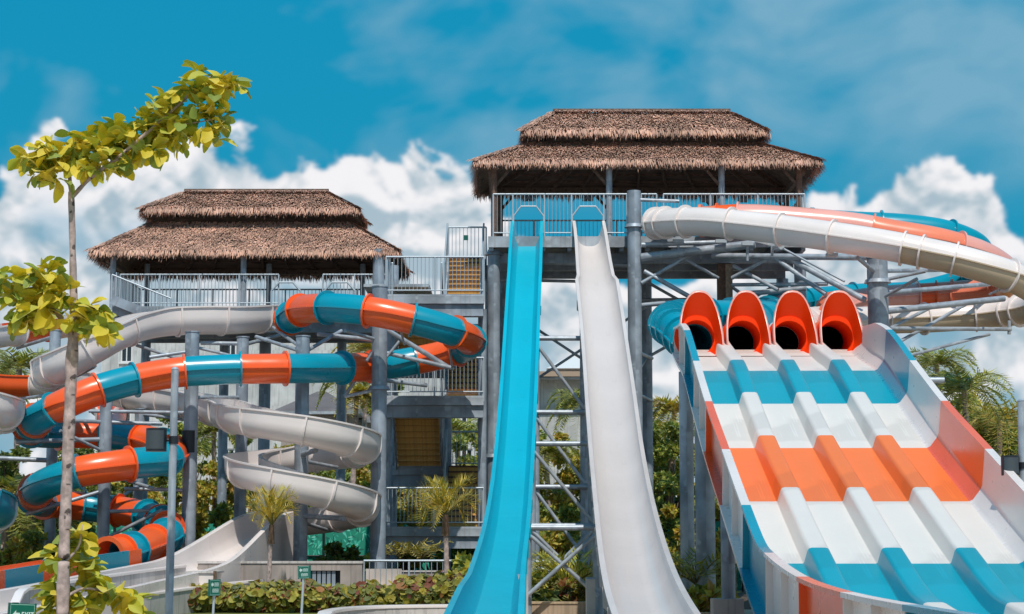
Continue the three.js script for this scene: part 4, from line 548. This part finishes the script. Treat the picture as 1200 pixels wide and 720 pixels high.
function hut(name, label, px0, px1, pyEave, pyTop, d, wallMat, over) { // small house under a hip roof
  const x0 = P(px0, 500, d).x, x1 = P(px1, 500, d).x, ye = P(600, pyEave, d).y, yt = P(600, pyTop, d + 3).y, t = thing(name, label, 'building', V((x0 + x1) / 2, 0, -d)), z0 = -d, z1 = -d - 6, cx = (x0 + x1) / 2, hr = Math.max(0.2, (x1 - x0) / 2 - 3);
  const w = [[x0 + over + 0.5, x0 + over + 1.4, ye - 1.9, ye - 0.6], [x1 - over - 1.6, x1 - over - 0.6, ye - 1.9, ye - 0.6]];
  facade(t, x0 + over, x1 - over, 0, ye - 0.1, z0 - over, wallMat, w);
  part(t, 'side_wall', box(x0 + over, x0 + over + 0.3, 0, ye - 0.1, z1 + over, z0 - over - 0.31), wallMat); part(t, 'side_wall', box(x1 - over - 0.3, x1 - over, 0, ye - 0.1, z1 + over, z0 - over - 0.31), wallMat);
  const A = V(x0, ye, z0), Bq = V(x1, ye, z0), C = V(x1, ye, z1), D = V(x0, ye, z1), R0 = V(cx - hr, yt, (z0 + z1) / 2), R1 = V(cx + hr, yt, (z0 + z1) / 2), f = (a, b, c, e) => surf([[[a, a.x, 0], [b, b.x, 0]], [[c, c.x, 3], [e, e.x, 3]]]);
  part(t, 'roof', merge([f(A, Bq, R0, R1), f(C, D, R1, R0), f(Bq, C, R1, R1), f(D, A, R0, R0)]), M.shingle); part(t, 'eave', box(x0 - 0.05, x1 + 0.05, ye - 0.14, ye - 0.004, z1 - 0.05, z0 + 0.05), M.fascia);
}
hut('garden_house', 'low house with a grey hip roof behind the white spiral slide', 318, 420, 482, 459, 90, M.concrete, 0.4);
hut('garden_house', 'small grey-roofed hut beside the tall column behind the stairs', 396, 470, 492, 472, 93, M.hotel, 0.3);
{ const d = 91, x = (px) => P(px, 460, d).x, y = (py) => P(600, py, d).y, t = thing('pool_bar', 'flat-roofed bar building seen between the turquoise and white drop slides', 'building', V(x(665), 0, -d));
  facade(t, x(612), x(742), 0, y(444), -d, M.hotel, [[x(655), x(676), y(480), y(456)]]);
  part(t, 'roof_slab', box(x(604), x(750), y(443.8), y(438), -d - 7, -d + 1.2), std(rgb(0.42, 0.30, 0.22), 0.8)); part(t, 'soffit', box(x(606), x(748), y(446), y(443.9), -d - 6.9, -d + 1.1), M.fascia);
  const s = thing('shade_canopy', 'pale peaked fabric canopy rising above the bar roof', 'canopy', V(x(678), y(438), -d - 2.5)); const g = new THREE.ConeGeometry(1.7, 0.75, 4, 3); g.rotateY(0.78); g.translate(x(672), y(438) + 0.78, -d - 3); part(s, 'fabric', g, M.frameWhite); for (const k of [-1, 1]) part(s, 'pole', cyl(V(x(672) + k * 1.0, y(438), -d - 2), V(x(672) + k * 1.0, y(438) + 0.45, -d - 2), 0.05), M.rail); }

// printed screen fence behind the planting
{ const R = rng(77), c = document.createElement('canvas'); c.width = 1024; c.height = 512; const g = c.getContext('2d'); g.fillStyle = '#1d8a73'; g.fillRect(0, 0, 1024, 512);
  for (let i = 0; i < 420; i++) { g.save(); g.translate(R() * 1024, R() * 512); g.rotate(R() * 6.3); const k = R(); g.fillStyle = k < 0.35 ? '#37b79a' : k < 0.6 ? '#0f5f55' : k < 0.85 ? '#5cc9b4' : '#8fd8c8'; const l = 25 + 55 * R(), w = 6 + 10 * R(); g.beginPath(); g.moveTo(0, 0); g.quadraticCurveTo(l / 2, -w, l, 0); g.quadraticCurveTo(l / 2, w, 0, 0); g.fill(); g.restore(); }
  const tx = new THREE.CanvasTexture(c); tx.colorSpace = THREE.SRGBColorSpace; tx.wrapS = tx.wrapT = THREE.RepeatWrapping; const m = std(0xffffff, 0.8, { map: tx }), d = 66.5;
  const x0 = P(-30, 650, d).x, x1 = P(870, 650, d).x, t = thing('screen_fence', 'green leaf-printed screen fence behind the garden planting', 'fence', V(0, 0, -d)), n = 11, h = 2.35;
  for (let i = 0; i < n; i++) { const a = lerp(x0, x1, i / n), b = lerp(x0, x1, (i + 1) / n), q = box(a + 0.04, b - 0.04, 0.05, h, -d - 0.03, -d), uv = q.attributes.uv; for (let k = 0; k < uv.count; k++) uv.setXY(k, uv.getX(k) / 3 + i * 0.37, uv.getY(k) / 2.4); part(t, 'screen_panel', q, m); part(t, 'fence_post', cyl(V(b, 0, -d + 0.06), V(b, h + 0.1, -d + 0.06), 0.045, 0.045, 8), M.black); }
  part(t, 'fence_rail', cyl(V(x0, 1.2, -d + 0.05), V(x1, 1.2, -d + 0.05), 0.03, 0.03, 6), M.black); }

// ---------------------------------------------------------------- planting
function leafBuf() { return { p: [], c: [], n: 0 }; }
function leafGeo(b) { const g = new THREE.BufferGeometry(); g.setAttribute('position', new THREE.Float32BufferAttribute(b.p, 3)); g.setAttribute('color', new THREE.Float32BufferAttribute(b.c, 3)); g.setAttribute('uv', new THREE.Float32BufferAttribute(new Float32Array(b.p.length / 3 * 2), 2)); g.computeVertexNormals(); return g; }
function leafQuad(b, p, d, s, len, w, col, fold = 0.25) {              // pointed leaf of four triangles with a fold
  const n = V(0, 0, 0).crossVectors(d, s), m = p.clone().addScaledVector(d, len * 0.5), e = p.clone().addScaledVector(d, len).addScaledVector(n, -len * 0.15), l = m.clone().addScaledVector(s, w).addScaledVector(n, w * fold), r = m.clone().addScaledVector(s, -w).addScaledVector(n, w * fold);
  for (const q of [p, l, m, m, l, e, p, m, r, m, e, r]) { b.p.push(q.x, q.y, q.z); b.c.push(...col); }
}
const rdir = (R) => { const z = R() * 2 - 1, a = R() * 6.2832, s = Math.sqrt(1 - z * z); return V(s * Math.cos(a), z, s * Math.sin(a)); };
const pick = (R, list) => { const [a, b, c] = list[Math.floor(R() * list.length)], k = 0.65 + 0.6 * R(); return [a * k, b * k, c * k]; };
const GREENS = [[0.26, 0.36, 0.05], [0.40, 0.45, 0.05], [0.16, 0.24, 0.04], [0.54, 0.50, 0.05]], YELLOWS = [[0.66, 0.56, 0.05], [0.48, 0.48, 0.05], [0.76, 0.56, 0.05], [0.32, 0.38, 0.04], [0.54, 0.32, 0.05]], DARKS = [[0.14, 0.21, 0.04], [0.22, 0.27, 0.04], [0.34, 0.36, 0.05]], GRAPES = [[0.42, 0.38, 0.04], [0.30, 0.31, 0.035], [0.16, 0.19, 0.03], [0.54, 0.44, 0.05], [0.42, 0.16, 0.03], [0.28, 0.06, 0.02]];
function broadTree(px, pyTop, d, w, pal, seed, label, o = {}) {       // trunk, limbs, crown of leaf clumps
  const R = rng(seed), x = P(px, 600, d).x, top = P(px, pyTop, d).y, t = thing(o.name || 'garden_tree', label, o.cat || 'tree', V(x, 0, -d), o.group), b = leafBuf(), low = (o.low ?? 0.35) * top;
  part(t, 'trunk', cyl(V(x, 0, -d), V(x + 0.1, low + (top - low) * 0.4, -d), 0.11, 0.06, 8), M.barkBrown);
  const K = o.clumps || 22, limbs = [];
  for (let k = 0; k < K; k++) {
    const v = rdir(R), f = Math.cbrt(R()), c = V(x + v.x * w * f, lerp(low, top, 0.5) + v.y * (top - low) * 0.48 * f, -d + v.z * w * 0.8 * f), rr = (0.28 + 0.4 * R()) * Math.min(1.1, w * 0.5), n = Math.round((o.leaves || 5200) / K);
    if (k % 2 === 0) limbs.push(cyl(V(x, low * 0.8, -d), c, 0.045, 0.015, 5, false));
    for (let i = 0; i < n; i++) { const q = rdir(R), p = c.clone().add(q.clone().multiply(V(rr, rr * 0.75, rr)).multiplyScalar(0.35 + 0.7 * R())), dd = q.multiplyScalar(0.7).add(rdir(R)).add(V(0, -0.2, 0)).normalize(), s = V(0, 0, 0).crossVectors(dd, rdir(R)).normalize(), l = (o.leaf || 0.16) * (0.6 + 0.8 * R()); leafQuad(b, p, dd, s, l, l * 0.32, pick(R, pal)); }
  }
  part(t, 'limb', merge(limbs), M.barkBrown); part(t, 'crown', leafGeo(b), M.leaves); return t;
}
function frondGeo(R, len, rise, droop, pal, o = {}) {                  // one palm frond from the origin along +x
  const b = leafBuf(), n = o.n || 26, pt = (t) => V(len * (t - 0.12 * t * t), rise * t * (1 - 0.35 * t) - droop * t * t * t, 0), stalk = [], rc = pick(R, [[0.26, 0.22, 0.05]]);
  for (let i = 0; i < 8; i++) { const a = pt(i / 8), c = pt((i + 1) / 8), r = 0.022 * (1 - i / 9) * (o.thick || 1); for (const [u, v] of [[V(0, r, r), V(0, -r, 0)], [V(0, -r, 0), V(0, r, -r)], [V(0, r, -r), V(0, r, r)]]) { for (const q of [a.clone().add(u), a.clone().add(v), c.clone().add(u), c.clone().add(u), a.clone().add(v), c.clone().add(v)]) { b.p.push(q.x, q.y, q.z); b.c.push(...rc); } } }
  for (let i = 2; i <= n; i++) { const t = i / n, p = pt(t), q = pt(Math.min(1, t + 0.02)).sub(pt(t - 0.02)).normalize(), L2 = (o.leaflet || 0.5) * Math.sin(Math.PI * lerp(0.22, 0.93, t)) * (0.85 + 0.3 * R());
    for (const s of [-1, 1]) { const d = q.clone().multiplyScalar(o.fwd || 0.75).add(V(0, 0.15 - 0.5 * R() * (o.limp ?? 1), s * 1)).normalize(), e = V(0, 0, 0).crossVectors(d, V(0, 1, 0.3 * s)).normalize(); leafQuad(b, p, d, e, L2, o.blade || 0.024, pick(R, pal), 0.4); } }
  return leafGeo(b);
}
function palm(px, pyCrown, d, o) {
  const R = rng(o.seed), x = P(px, pyCrown, d).x, y = P(px, pyCrown, d).y, bx = x + (o.lean || 0), t = thing(o.name || 'palm_tree', o.label, o.cat || 'palm', V(bx, 0, -d), o.group);
  if (y > 0.35) { const c = curveOf([V(bx, 0, -d), V(lerp(bx, x, 0.35), y * 0.5, -d), V(x, y, -d)]); part(t, 'trunk', sweep(c, 0, 1, (u) => [arc((o.tr || 0.07) * (1.25 - 0.35 * u + 0.07 * Math.sin(u * 60)), 0, 6.2832, 12)], 0.06), o.bark || M.barkPale);
    if (o.boot) part(t, 'crown_shaft', cyl(V(x, y - o.boot, -d), V(x, y + 0.05, -d), (o.tr || 0.07) * 1.7, (o.tr || 0.07) * 1.2, 10), M.barkBrown); }
  for (let i = 0; i < o.n; i++) {
    const a = (i + 0.6 * R()) / o.n * 6.2832 * 1.618 * 3, k = i / o.n, g = frondGeo(R, o.len * (0.8 + 0.3 * R()), o.len * lerp(o.up, o.upLow ?? 0.15, k) , o.len * lerp(o.droop * 0.5, o.droop, k), o.pal, o);
    const m = new THREE.Mesh(g, M.leaves); m.name = 'frond'; m.castShadow = m.receiveShadow = true; m.position.set(x - bx, y, 0); m.rotation.y = a; t.add(m);
  }
  return t;
}
// sea-almond tree leaning in at the left
{ const R = rng(31), d = 22, t = thing('almond_tree', 'slender sea almond tree with big yellow-green leaves and one long slanting branch', 'tree', V(P(71, 805, d).x, 0, -d)), lim = (list, rad) => { const c = path(list); return sweep(c, 0, 1, (u) => [arc(pw(rad, u) * (1 + 0.06 * Math.sin(u * 41) + 0.05 * Math.sin(u * 97 + 1)), 0, 6.2832, 14)], 0.05); };
  part(t, 'trunk', lim([[70.5, 808, d], [73, 720, d], [75, 640, d], [79, 540, d], [83.5, 430, d], [86, 380, d], [85, 300, d], [83, 225, d]], [[0, 0.078], [0.15, 0.07], [0.35, 0.062], [0.6, 0.066], [0.68, 0.066], [0.74, 0.042], [1, 0.034]]), M.barkPale);
  for (const [l, r0] of [[[[83, 232, d], [87, 228, d], [105, 209, d - 0.05], [135, 187, d - 0.1], [167, 160, d - 0.12], [190, 140, d - 0.1], [212, 120, d - 0.05], [240, 95, d], [247, 90, d]], 0.026], [[[83, 228, d], [81, 200, d], [82, 178, d]], 0.026], [[[82, 205, d], [60, 192, d + 0.05], [38, 185, d + 0.1]], 0.014], [[[84, 400, d], [70, 372, d + 0.05], [45, 350, d + 0.1], [10, 340, d + 0.1]], 0.03], [[[85, 398, d], [100, 382, d - 0.1], [120, 388, d - 0.15]], 0.022], [[[76, 700, d], [100, 690, d + 0.2], [150, 702, d + 0.3]], 0.018], [[[75, 660, d], [92, 640, d + 0.2], [96, 615, d + 0.25]], 0.018], [[[190, 140, d - 0.1], [215, 145, d - 0.1], [250, 140, d - 0.05]], 0.011], [[[225, 110, d], [250, 100, d], [270, 97, d]], 0.011]]) part(t, 'branch', lim(l, [[0, r0], [1, r0 * 0.55]]), M.barkPale);
  const leafShape = (bend, fold) => { const n = 6, rows = []; for (let i = 0; i <= n; i++) { const u = i / n, w = 0.5 * Math.pow(Math.sin(Math.PI * Math.pow(u, 1.6) * 0.93 + 0.05), 0.8) * 0.66, z = -bend * u * u; rows.push([[V(u, z + w * fold, w), u, 1], [V(u, z + w * fold * 0.3, w * 0.5), u, 0.75], [V(u, z, 0), u, 0.5], [V(u, z + w * fold * 0.3, -w * 0.5), u, 0.25], [V(u, z + w * fold, -w), u, 0]]); } return surf(rows); };
  const shapes = [leafShape(0.25, 0.35), leafShape(0.45, 0.2), leafShape(0.1, 0.5), leafShape(0.6, 0.45)], mats = [L.gold, L.gold, L.lime, L.lime, L.green];
  const spots = [[37, 184, 0], [52, 178, 0], [48, 199, 0], [66, 186, 0], [64, 206, 0], [80, 178, 0], [95, 168, 0], [97, 190, 0], [112, 170, 0], [116, 196, 0], [128, 152, 0], [133, 172, 0], [138, 192, 0], [150, 158, 0], [156, 178, 0], [168, 148, 0], [178, 172, 0], [184, 128, 0], [190, 150, 0], [198, 118, 0], [205, 142, 0], [210, 160, 0], [222, 104, 0], [230, 132, 0], [236, 90, 0], [248, 106, 0], [252, 138, 0], [270, 97, 0], [246, 156, 0], [8, 328, 1], [22, 350, 1], [44, 332, 1], [50, 362, 1], [70, 345, 1], [32, 376, 1], [84, 372, 1], [106, 364, 1], [116, 386, 1], [58, 322, 1], [95, 632, 2], [72, 655, 2], [96, 662, 2], [64, 692, 2], [112, 684, 2], [86, 704, 2], [132, 694, 2], [154, 708, 2], [100, 716, 2], [58, 714, 2]];
  for (const [px, py, z] of spots) for (let i = 0; i < 6; i++) {
    const m = new THREE.Mesh(shapes[Math.floor(R() * 4)], z === 1 && px === 106 && i < 1 ? L.russet : mats[Math.floor(R() * 5)]); m.name = 'leaf'; m.castShadow = m.receiveShadow = true;
    const p = P(px + (R() - 0.5) * 10, py + (R() - 0.5) * 10, d + (z === 2 ? 0.22 + 0.3 * R() : (R() - 0.5) * 0.35)), s = (z === 1 ? 0.27 : z === 2 ? 0.27 : 0.22) * (0.75 + 0.5 * R()); m.position.copy(p).sub(t.position); m.scale.setScalar(s);
    m.rotation.set((R() - 0.5) * 1.3, (i + R() * 0.8) / 6 * 6.2832, -0.1 + (R() - 0.5) * 1.9, 'YXZ'); t.add(m);
  }
  // the smaller and inner leaves between them
  const inner = [[], [], [], []]; for (const [px, py, z] of spots) for (let i = 0; i < 20; i++) { const g = shapes[Math.floor(R() * 4)].clone(), s = (z ? 0.21 : 0.18) * (0.7 + 0.6 * R()), p = P(px + (R() - 0.5) * 24, py + (R() - 0.5) * 20, d + (z === 2 ? 0.2 + 0.35 * R() : (R() - 0.5) * 0.4)); g.scale(s, s, s); g.applyMatrix4(new THREE.Matrix4().makeRotationFromEuler(new THREE.Euler((R() - 0.5) * 1.6, R() * 6.2832, (R() - 0.5) * 2, 'YXZ'))); g.translate(p.x, p.y, p.z); inner[Math.floor(R() * 4)].push(g); }
  inner.forEach((l, k) => part(t, 'small_leaf', merge(l), [L.gold, L.gold, L.lime, L.green][k], 'stuff')); }

// young palms in the garden
palm(318, 618, 47.6, { name: 'young_palm', seed: 41, label: 'young yellow palm with a pale trunk in front of the white spiral slide', n: 15, len: 0.70, up: 2.6, upLow: 1.1, droop: 0.8, blade: 0.016, limp: 0.5, fwd: 1.7, tr: 0.05, boot: 0.4, pal: [[0.92, 0.64, 0.05], [0.74, 0.56, 0.06], [0.52, 0.46, 0.05]], leaflet: 0.42, lean: -0.06, thick: 0.8 });
palm(522, 606, 47.2, { name: 'young_palm', seed: 42, label: 'young yellow palm with a slanting trunk beside the turquoise drop slide', n: 17, len: 0.88, up: 2.1, upLow: 0.6, droop: 0.8, blade: 0.016, limp: 0.5, fwd: 1.7, tr: 0.058, boot: 0.45, pal: [[0.88, 0.62, 0.05], [0.70, 0.54, 0.06], [0.48, 0.44, 0.05]], leaflet: 0.46, lean: 0.05, thick: 0.8 });
palm(668, 690, 46.6, { name: 'feather_palm', seed: 43, label: 'stemless feather palm fanning out between the two drop slides', n: 16, len: 1.4, up: 1.3, upLow: 0.4, droop: 0.6, blade: 0.03, fwd: 1.3, limp: 0.5, pal: [[0.74, 0.62, 0.05], [0.52, 0.50, 0.05], [0.36, 0.40, 0.05]], leaflet: 0.5 });
palm(816, 686, 40.2, { name: 'feather_palm', seed: 44, label: 'small feather palm beside the stout column under the racing slide', n: 12, len: 1.0, up: 1.35, upLow: 0.6, droop: 0.45, blade: 0.028, pal: [[0.48, 0.46, 0.05], [0.32, 0.36, 0.04]], leaflet: 0.46 });
for (const [px, py, seed, lab] of [[470, 655, 45, 'small areca palm in the shade below the lowest stair landing'], [494, 655, 46, 'second small areca palm below the lowest stair landing, nearer the young palm']]) palm(px, py, 55, { name: 'feather_palm', seed, label: lab, n: 9, len: 0.9, up: 1.1, upLow: 0.5, droop: 0.4, pal: [[0.55, 0.44, 0.05], [0.36, 0.34, 0.04]], blade: 0.03, leaflet: 0.4, tr: 0.03 });

// taller palms behind
const palmDefs = [[500, 560, 66, 1.3, 'bright palm beside the lowest landing, under the brown stair flight'], [640, 530, 68, 1.5, 'bright palm between the drop slides behind the middle frame'], [790, 480, 68, 1.5, 'bright palm above the slim racing slide column'], [12, 575, 60, 1.6, 'spiky palm below the pipe behind the almond tree'], [1130, 455, 66, 2.1, 'coconut palm rising behind the right wall of the racing slide'], [1172, 492, 70, 2.2, 'coconut palm with drooping fronds beside the far speaker post'], [1098, 425, 76, 1.8, 'pale-crowned palm showing just above the rim of the racing slide'], [1200, 500, 74, 2.2, 'coconut palm half cut off beyond the far speaker post'], [1158, 555, 62, 1.7, 'short yellow palm just above the lower rim of the racing slide'], [22, 428, 70, 2.0, 'tall palm behind the orange and white trough slide'], [-8, 440, 76, 2.0, 'second tall palm behind the orange and white trough slide'], [40, 590, 60, 1.8, 'bushy palm under the striped tube spiral'], [5, 610, 57, 1.7, 'low bushy palm at the foot of the white trough slide'], [535, 505, 72, 1.7, 'palm with hanging fronds beside the brown stair flight'], [430, 408, 84, 1.8, 'far palm crown peeping over the striped tube'], [404, 442, 82, 1.4, 'far palm with hanging dry fronds below the striped tube'], [683, 470, 72, 1.7, 'dark spiky palm against the left rim of the white drop slide'], [418, 462, 66, 0.9, 'slim palm with a pale trunk beside the tall thick column'], [770, 505, 72, 1.7, 'palm between the white drop slide and the racing slide'], [250, 505, 70, 1.5, 'palm behind the column with a black band']];
palmDefs.forEach(([px, py, d0, len, label], i) => palm(px, py, px > 90 && px < 900 && d0 < 76 ? d0 + 9 : d0, { seed: 100 + i, label, n: 24, len, up: 0.8, upLow: -0.25, droop: 0.85, tr: 0.1, blade: 0.034, pal: i % 3 === 2 ? YELLOWS : [[0.40, 0.44, 0.05], [0.58, 0.52, 0.06], [0.26, 0.32, 0.04]], leaflet: 0.62, n2: 0, lean: 0.2 * Math.sin(i * 2.1) }));

// broad-leaved trees and shrubs behind the slides
const trees = [[650, 505, 69, 1.3, YELLOWS, 'yellow-green tree seen between the two drop slides'], [690, 545, 70, 1.2, GREENS, 'green tree seen just left of the white drop slide'], [630, 575, 67.8, 1.1, GREENS, 'leafy tree close behind the right rim of the turquoise slide'], [765, 520, 69, 1.2, YELLOWS, 'golden tree right of the white drop slide'], [800, 548, 67.8, 1.1, GREENS, 'dark green tree behind the slim column of the racing slide'], [560, 560, 69, 1.0, YELLOWS, 'yellowish tree behind the lowest stair landing'], [528, 470, 70, 1.3, GREENS, 'leafy tree beside the brown stair flight'], [480, 560, 67.9, 1.2, YELLOWS, 'golden shrub tree behind the lowest landing railing'], [375, 490, 70, 1.2, GREENS, 'bright green tree behind the upper turn of the white spiral'], [420, 565, 68.6, 1.1, YELLOWS, 'yellow tree beside the tall thick column'], [250, 520, 68.4, 1.3, YELLOWS, 'golden tree between the two spirals'], [205, 555, 69, 1.2, GREENS, 'green tree behind the lamp post'], [290, 500, 71, 1.2, DARKS, 'dark tree behind the first turn of the white spiral'], [110, 500, 69, 1.4, DARKS, 'dark tree behind the striped tube spiral'], [60, 540, 66, 1.3, GREENS, 'leafy tree behind the almond trunk'], [10, 520, 68, 1.4, DARKS, 'dark tree at the foot of the trough slides'], [160, 545, 70, 1.3, YELLOWS, 'yellow tree behind the lower loop of the striped tube'], [1098, 425, 80, 1.5, GREENS, 'broad tree behind the right wall of the racing slide'], [1182, 500, 78, 2.0, GREENS, 'broad tree beyond the far speaker post'], [1142, 462, 77, 1.6, YELLOWS, 'yellowing tree between the coconut palms beyond the racing slide'], [1125, 500, 74, 1.5, GREENS, 'lower green tree under the coconut palms beyond the racing slide'], [1215, 470, 82, 2.0, DARKS, 'dark tree cut off beyond the far speaker post'], [1166, 474, 72, 1.5, GREENS, 'dense green tree left of the far speaker post'], [595, 470, 76, 1.4, GREENS, 'green tree behind the rim of the turquoise drop slide'], [400, 500, 74, 1.2, YELLOWS, 'golden-green tree just left of the tall thick column'], [205, 470, 74, 1.3, GREENS, 'tall green tree behind the lamp post and black-banded column'], [330, 505, 73, 1.0, YELLOWS, 'yellow-green tree behind the column inside the white spiral'], [450, 520, 72, 1.3, YELLOWS, 'golden tree between the tall thick column and the brown stair flight'], [780, 470, 76, 1.5, GREENS, 'tall green tree between the white drop slide and the racing slide'], [735, 600, 66, 1.0, DARKS, 'dark shrub behind the white drop slide'], [845, 560, 69, 1.2, GREENS, 'green tree behind the stout column of the racing slide'], [460, 430, 90, 1.6, GREENS, 'far tree behind the middle stair landing'], [330, 580, 67.6, 1.2, DARKS, 'dark shrub behind the lower turn of the white spiral']];
trees.forEach(([px, py, d0, w0, pal, label], i) => { const far = px > 90 && px < 900 && d0 < 76, d = far ? d0 + 9.5 : d0, w = far ? w0 * 1.15 : w0; broadTree(px, py, d, w, pal, 300 + i, label, px > 1000 ? { low: 0.2, leaves: 15000, clumps: 44, leaf: 0.21 } : { low: 0.22, leaves: 7000, clumps: 26, leaf: 0.19 }); });
// shrubs along the fence
{ const R = rng(55); for (let i = 0; i < 20; i++) { const px = lerp(-20, 860, (i + 0.5) / 20) + (R() - 0.5) * 16, d = 63 + 2.6 * R(); if (px > 230 && px < 300) continue; broadTree(px, 655 + (R() - 0.5) * 24, d, 0.75, [DARKS, GREENS, YELLOWS, DARKS][i % 4], 500 + i, ['dark green shrub planted along the printed screen fence', 'mid green shrub planted along the printed screen fence', 'yellowish shrub planted along the printed screen fence', 'dark green shrub planted along the printed screen fence'][i % 4], { name: 'shrub', cat: 'shrub', group: 'shrubs along the screen fence', low: 0.12, clumps: 10, leaves: 1600, leaf: 0.2 }); } }
{ const R = rng(58); for (const [px, d, py, pal, lab] of [[636, 46.6, 672, GREENS, 'broad-leaved shrub in the planter between the two drop slides'], [652, 45.8, 684, GRAPES, 'low green shrub in the planter, in front of the feather palm'], [682, 46.2, 680, GRAPES, 'low shrub in the planter beside the white slide footing'], [626, 45.6, 686, DARKS, 'dark low shrub in the planter beside the turquoise slide'], [805, 39.6, 690, GREENS, 'low shrub in the planter beside the white slide foot'], [836, 39.4, 688, YELLOWS, 'reddish shrub in the planter under the racing slide'], [544, 46.4, 664, YELLOWS, 'yellow-green shrub beside the turquoise slide foot'], [556, 47.2, 650, GREENS, 'taller green shrub behind the turquoise slide foot']]) broadTree(px, py, d, 0.42, pal, 600 + px, lab, { name: 'shrub', cat: 'shrub', low: 0.1, clumps: 12, leaves: 1200, leaf: 0.22 }); }
// brighter planting nearer the slides
[[18, 628, 55, 0.8, YELLOWS, 'yellow-green bush below the white trough slide foot'], [52, 622, 56, 0.8, GREENS, 'green bush behind the almond trunk under the striped tube'], [88, 634, 56, 0.6, YELLOWS, 'small yellow bush beside the striped tube mouth'], [238, 598, 56.5, 0.8, YELLOWS, 'golden bush between the black-banded column and the white spiral'], [262, 580, 58, 0.7, GREENS, 'green bush in the gap between the two spirals'], [340, 642, 57.5, 0.5, GREENS, 'low bush under the lowest turn of the white spiral'], [395, 640, 57, 0.6, DARKS, 'low dark bush left of the tall thick column'], [472, 585, 62.5, 0.8, YELLOWS, 'golden bush seen through the lowest landing railing'], [510, 575, 63, 0.8, YELLOWS, 'second golden bush behind the lowest landing, by the young palm'], [548, 600, 61.5, 0.7, GREENS, 'green bush behind the rim of the turquoise slide at landing height'], [640, 610, 56, 0.8, YELLOWS, 'yellow-green bush behind the crossed pipes of the lowest frame'], [672, 596, 58, 0.8, GREENS, 'green bush behind the left column of the white slide'], [655, 560, 63, 1.0, YELLOWS, 'taller yellow bush above the crossed pipes between the drop slides'], [775, 590, 58, 0.8, YELLOWS, 'yellow-green bush right of the white drop slide'], [790, 560, 62, 0.9, GREENS, 'leafy green bush left of the slim racing slide column'], [772, 640, 52, 0.6, GREENS, 'low green bush near the white slide rim'], [842, 610, 52, 0.6, YELLOWS, 'yellow bush between the two racing slide columns']].forEach(([px, py, d, w, pal, label], i) => broadTree(px, py, d, w, pal, 800 + i, label, { name: 'bush', cat: 'bush', low: 0.1, clumps: 14, leaves: 2200, leaf: 0.19 }));
// clipped sea-grape hedge
{ const R = rng(66), n = 17; for (let i = 0; i < n; i++) {
  const px = lerp(214, 545, (i + 0.5) / n), d = 46.4 - (px > 430 ? 0.5 : 0) + (R() - 0.5) * 0.3, x = P(px, 700, d).x, t = thing('hedge_shrub', 'round-leaved sea grape shrub in the clipped hedge before the garden wall', 'hedge', V(x, 0, -d), 'sea grape shrubs of the hedge'), b = leafBuf(), stems = [], H = 0.66 + 0.12 * R() + (px > 470 ? 0.2 : 0);
  for (let k = 0; k < 6; k++) stems.push(cyl(V(x + (R() - 0.5) * 0.2, 0, -d), V(x + (R() - 0.5) * 0.4, H * 0.8, -d + (R() - 0.5) * 0.4), 0.014, 0.008, 5, false));
  for (let k = 0; k < 330; k++) { const q = rdir(R), p = V(x + q.x * (0.24 + 0.16 * R()), H * 0.5 + q.y * H * (0.36 + 0.2 * R() * R()), -d + q.z * (0.28 + 0.2 * R())), nn = q.clone().add(V(0, 0.5, 0.4)).add(rdir(R).multiplyScalar(1.1)).normalize(), s = V(0, 0, 0).crossVectors(nn, rdir(R)).normalize(), e = V(0, 0, 0).crossVectors(nn, s), r = 0.035 + 0.085 * R() * R() + 0.02, c = pick(R, R() < 0.87 ? GRAPES.slice(0, 4) : GRAPES.slice(4)); for (let j = 0; j < 7; j++) { const a0 = j / 7 * 6.2832, a1 = (j + 1) / 7 * 6.2832, A = p.clone().addScaledVector(s, r * Math.cos(a0)).addScaledVector(e, r * Math.sin(a0)).addScaledVector(nn, r * 0.2), C = p.clone().addScaledVector(s, r * Math.cos(a1)).addScaledVector(e, r * Math.sin(a1)).addScaledVector(nn, r * 0.2); for (const v of [p, A, C]) { b.p.push(v.x, v.y, v.z); b.c.push(...c); } } }
  part(t, 'stem', merge(stems), M.barkBrown); part(t, 'foliage', leafGeo(b), M.leaves);
} }
renderer.render(scene, camera);
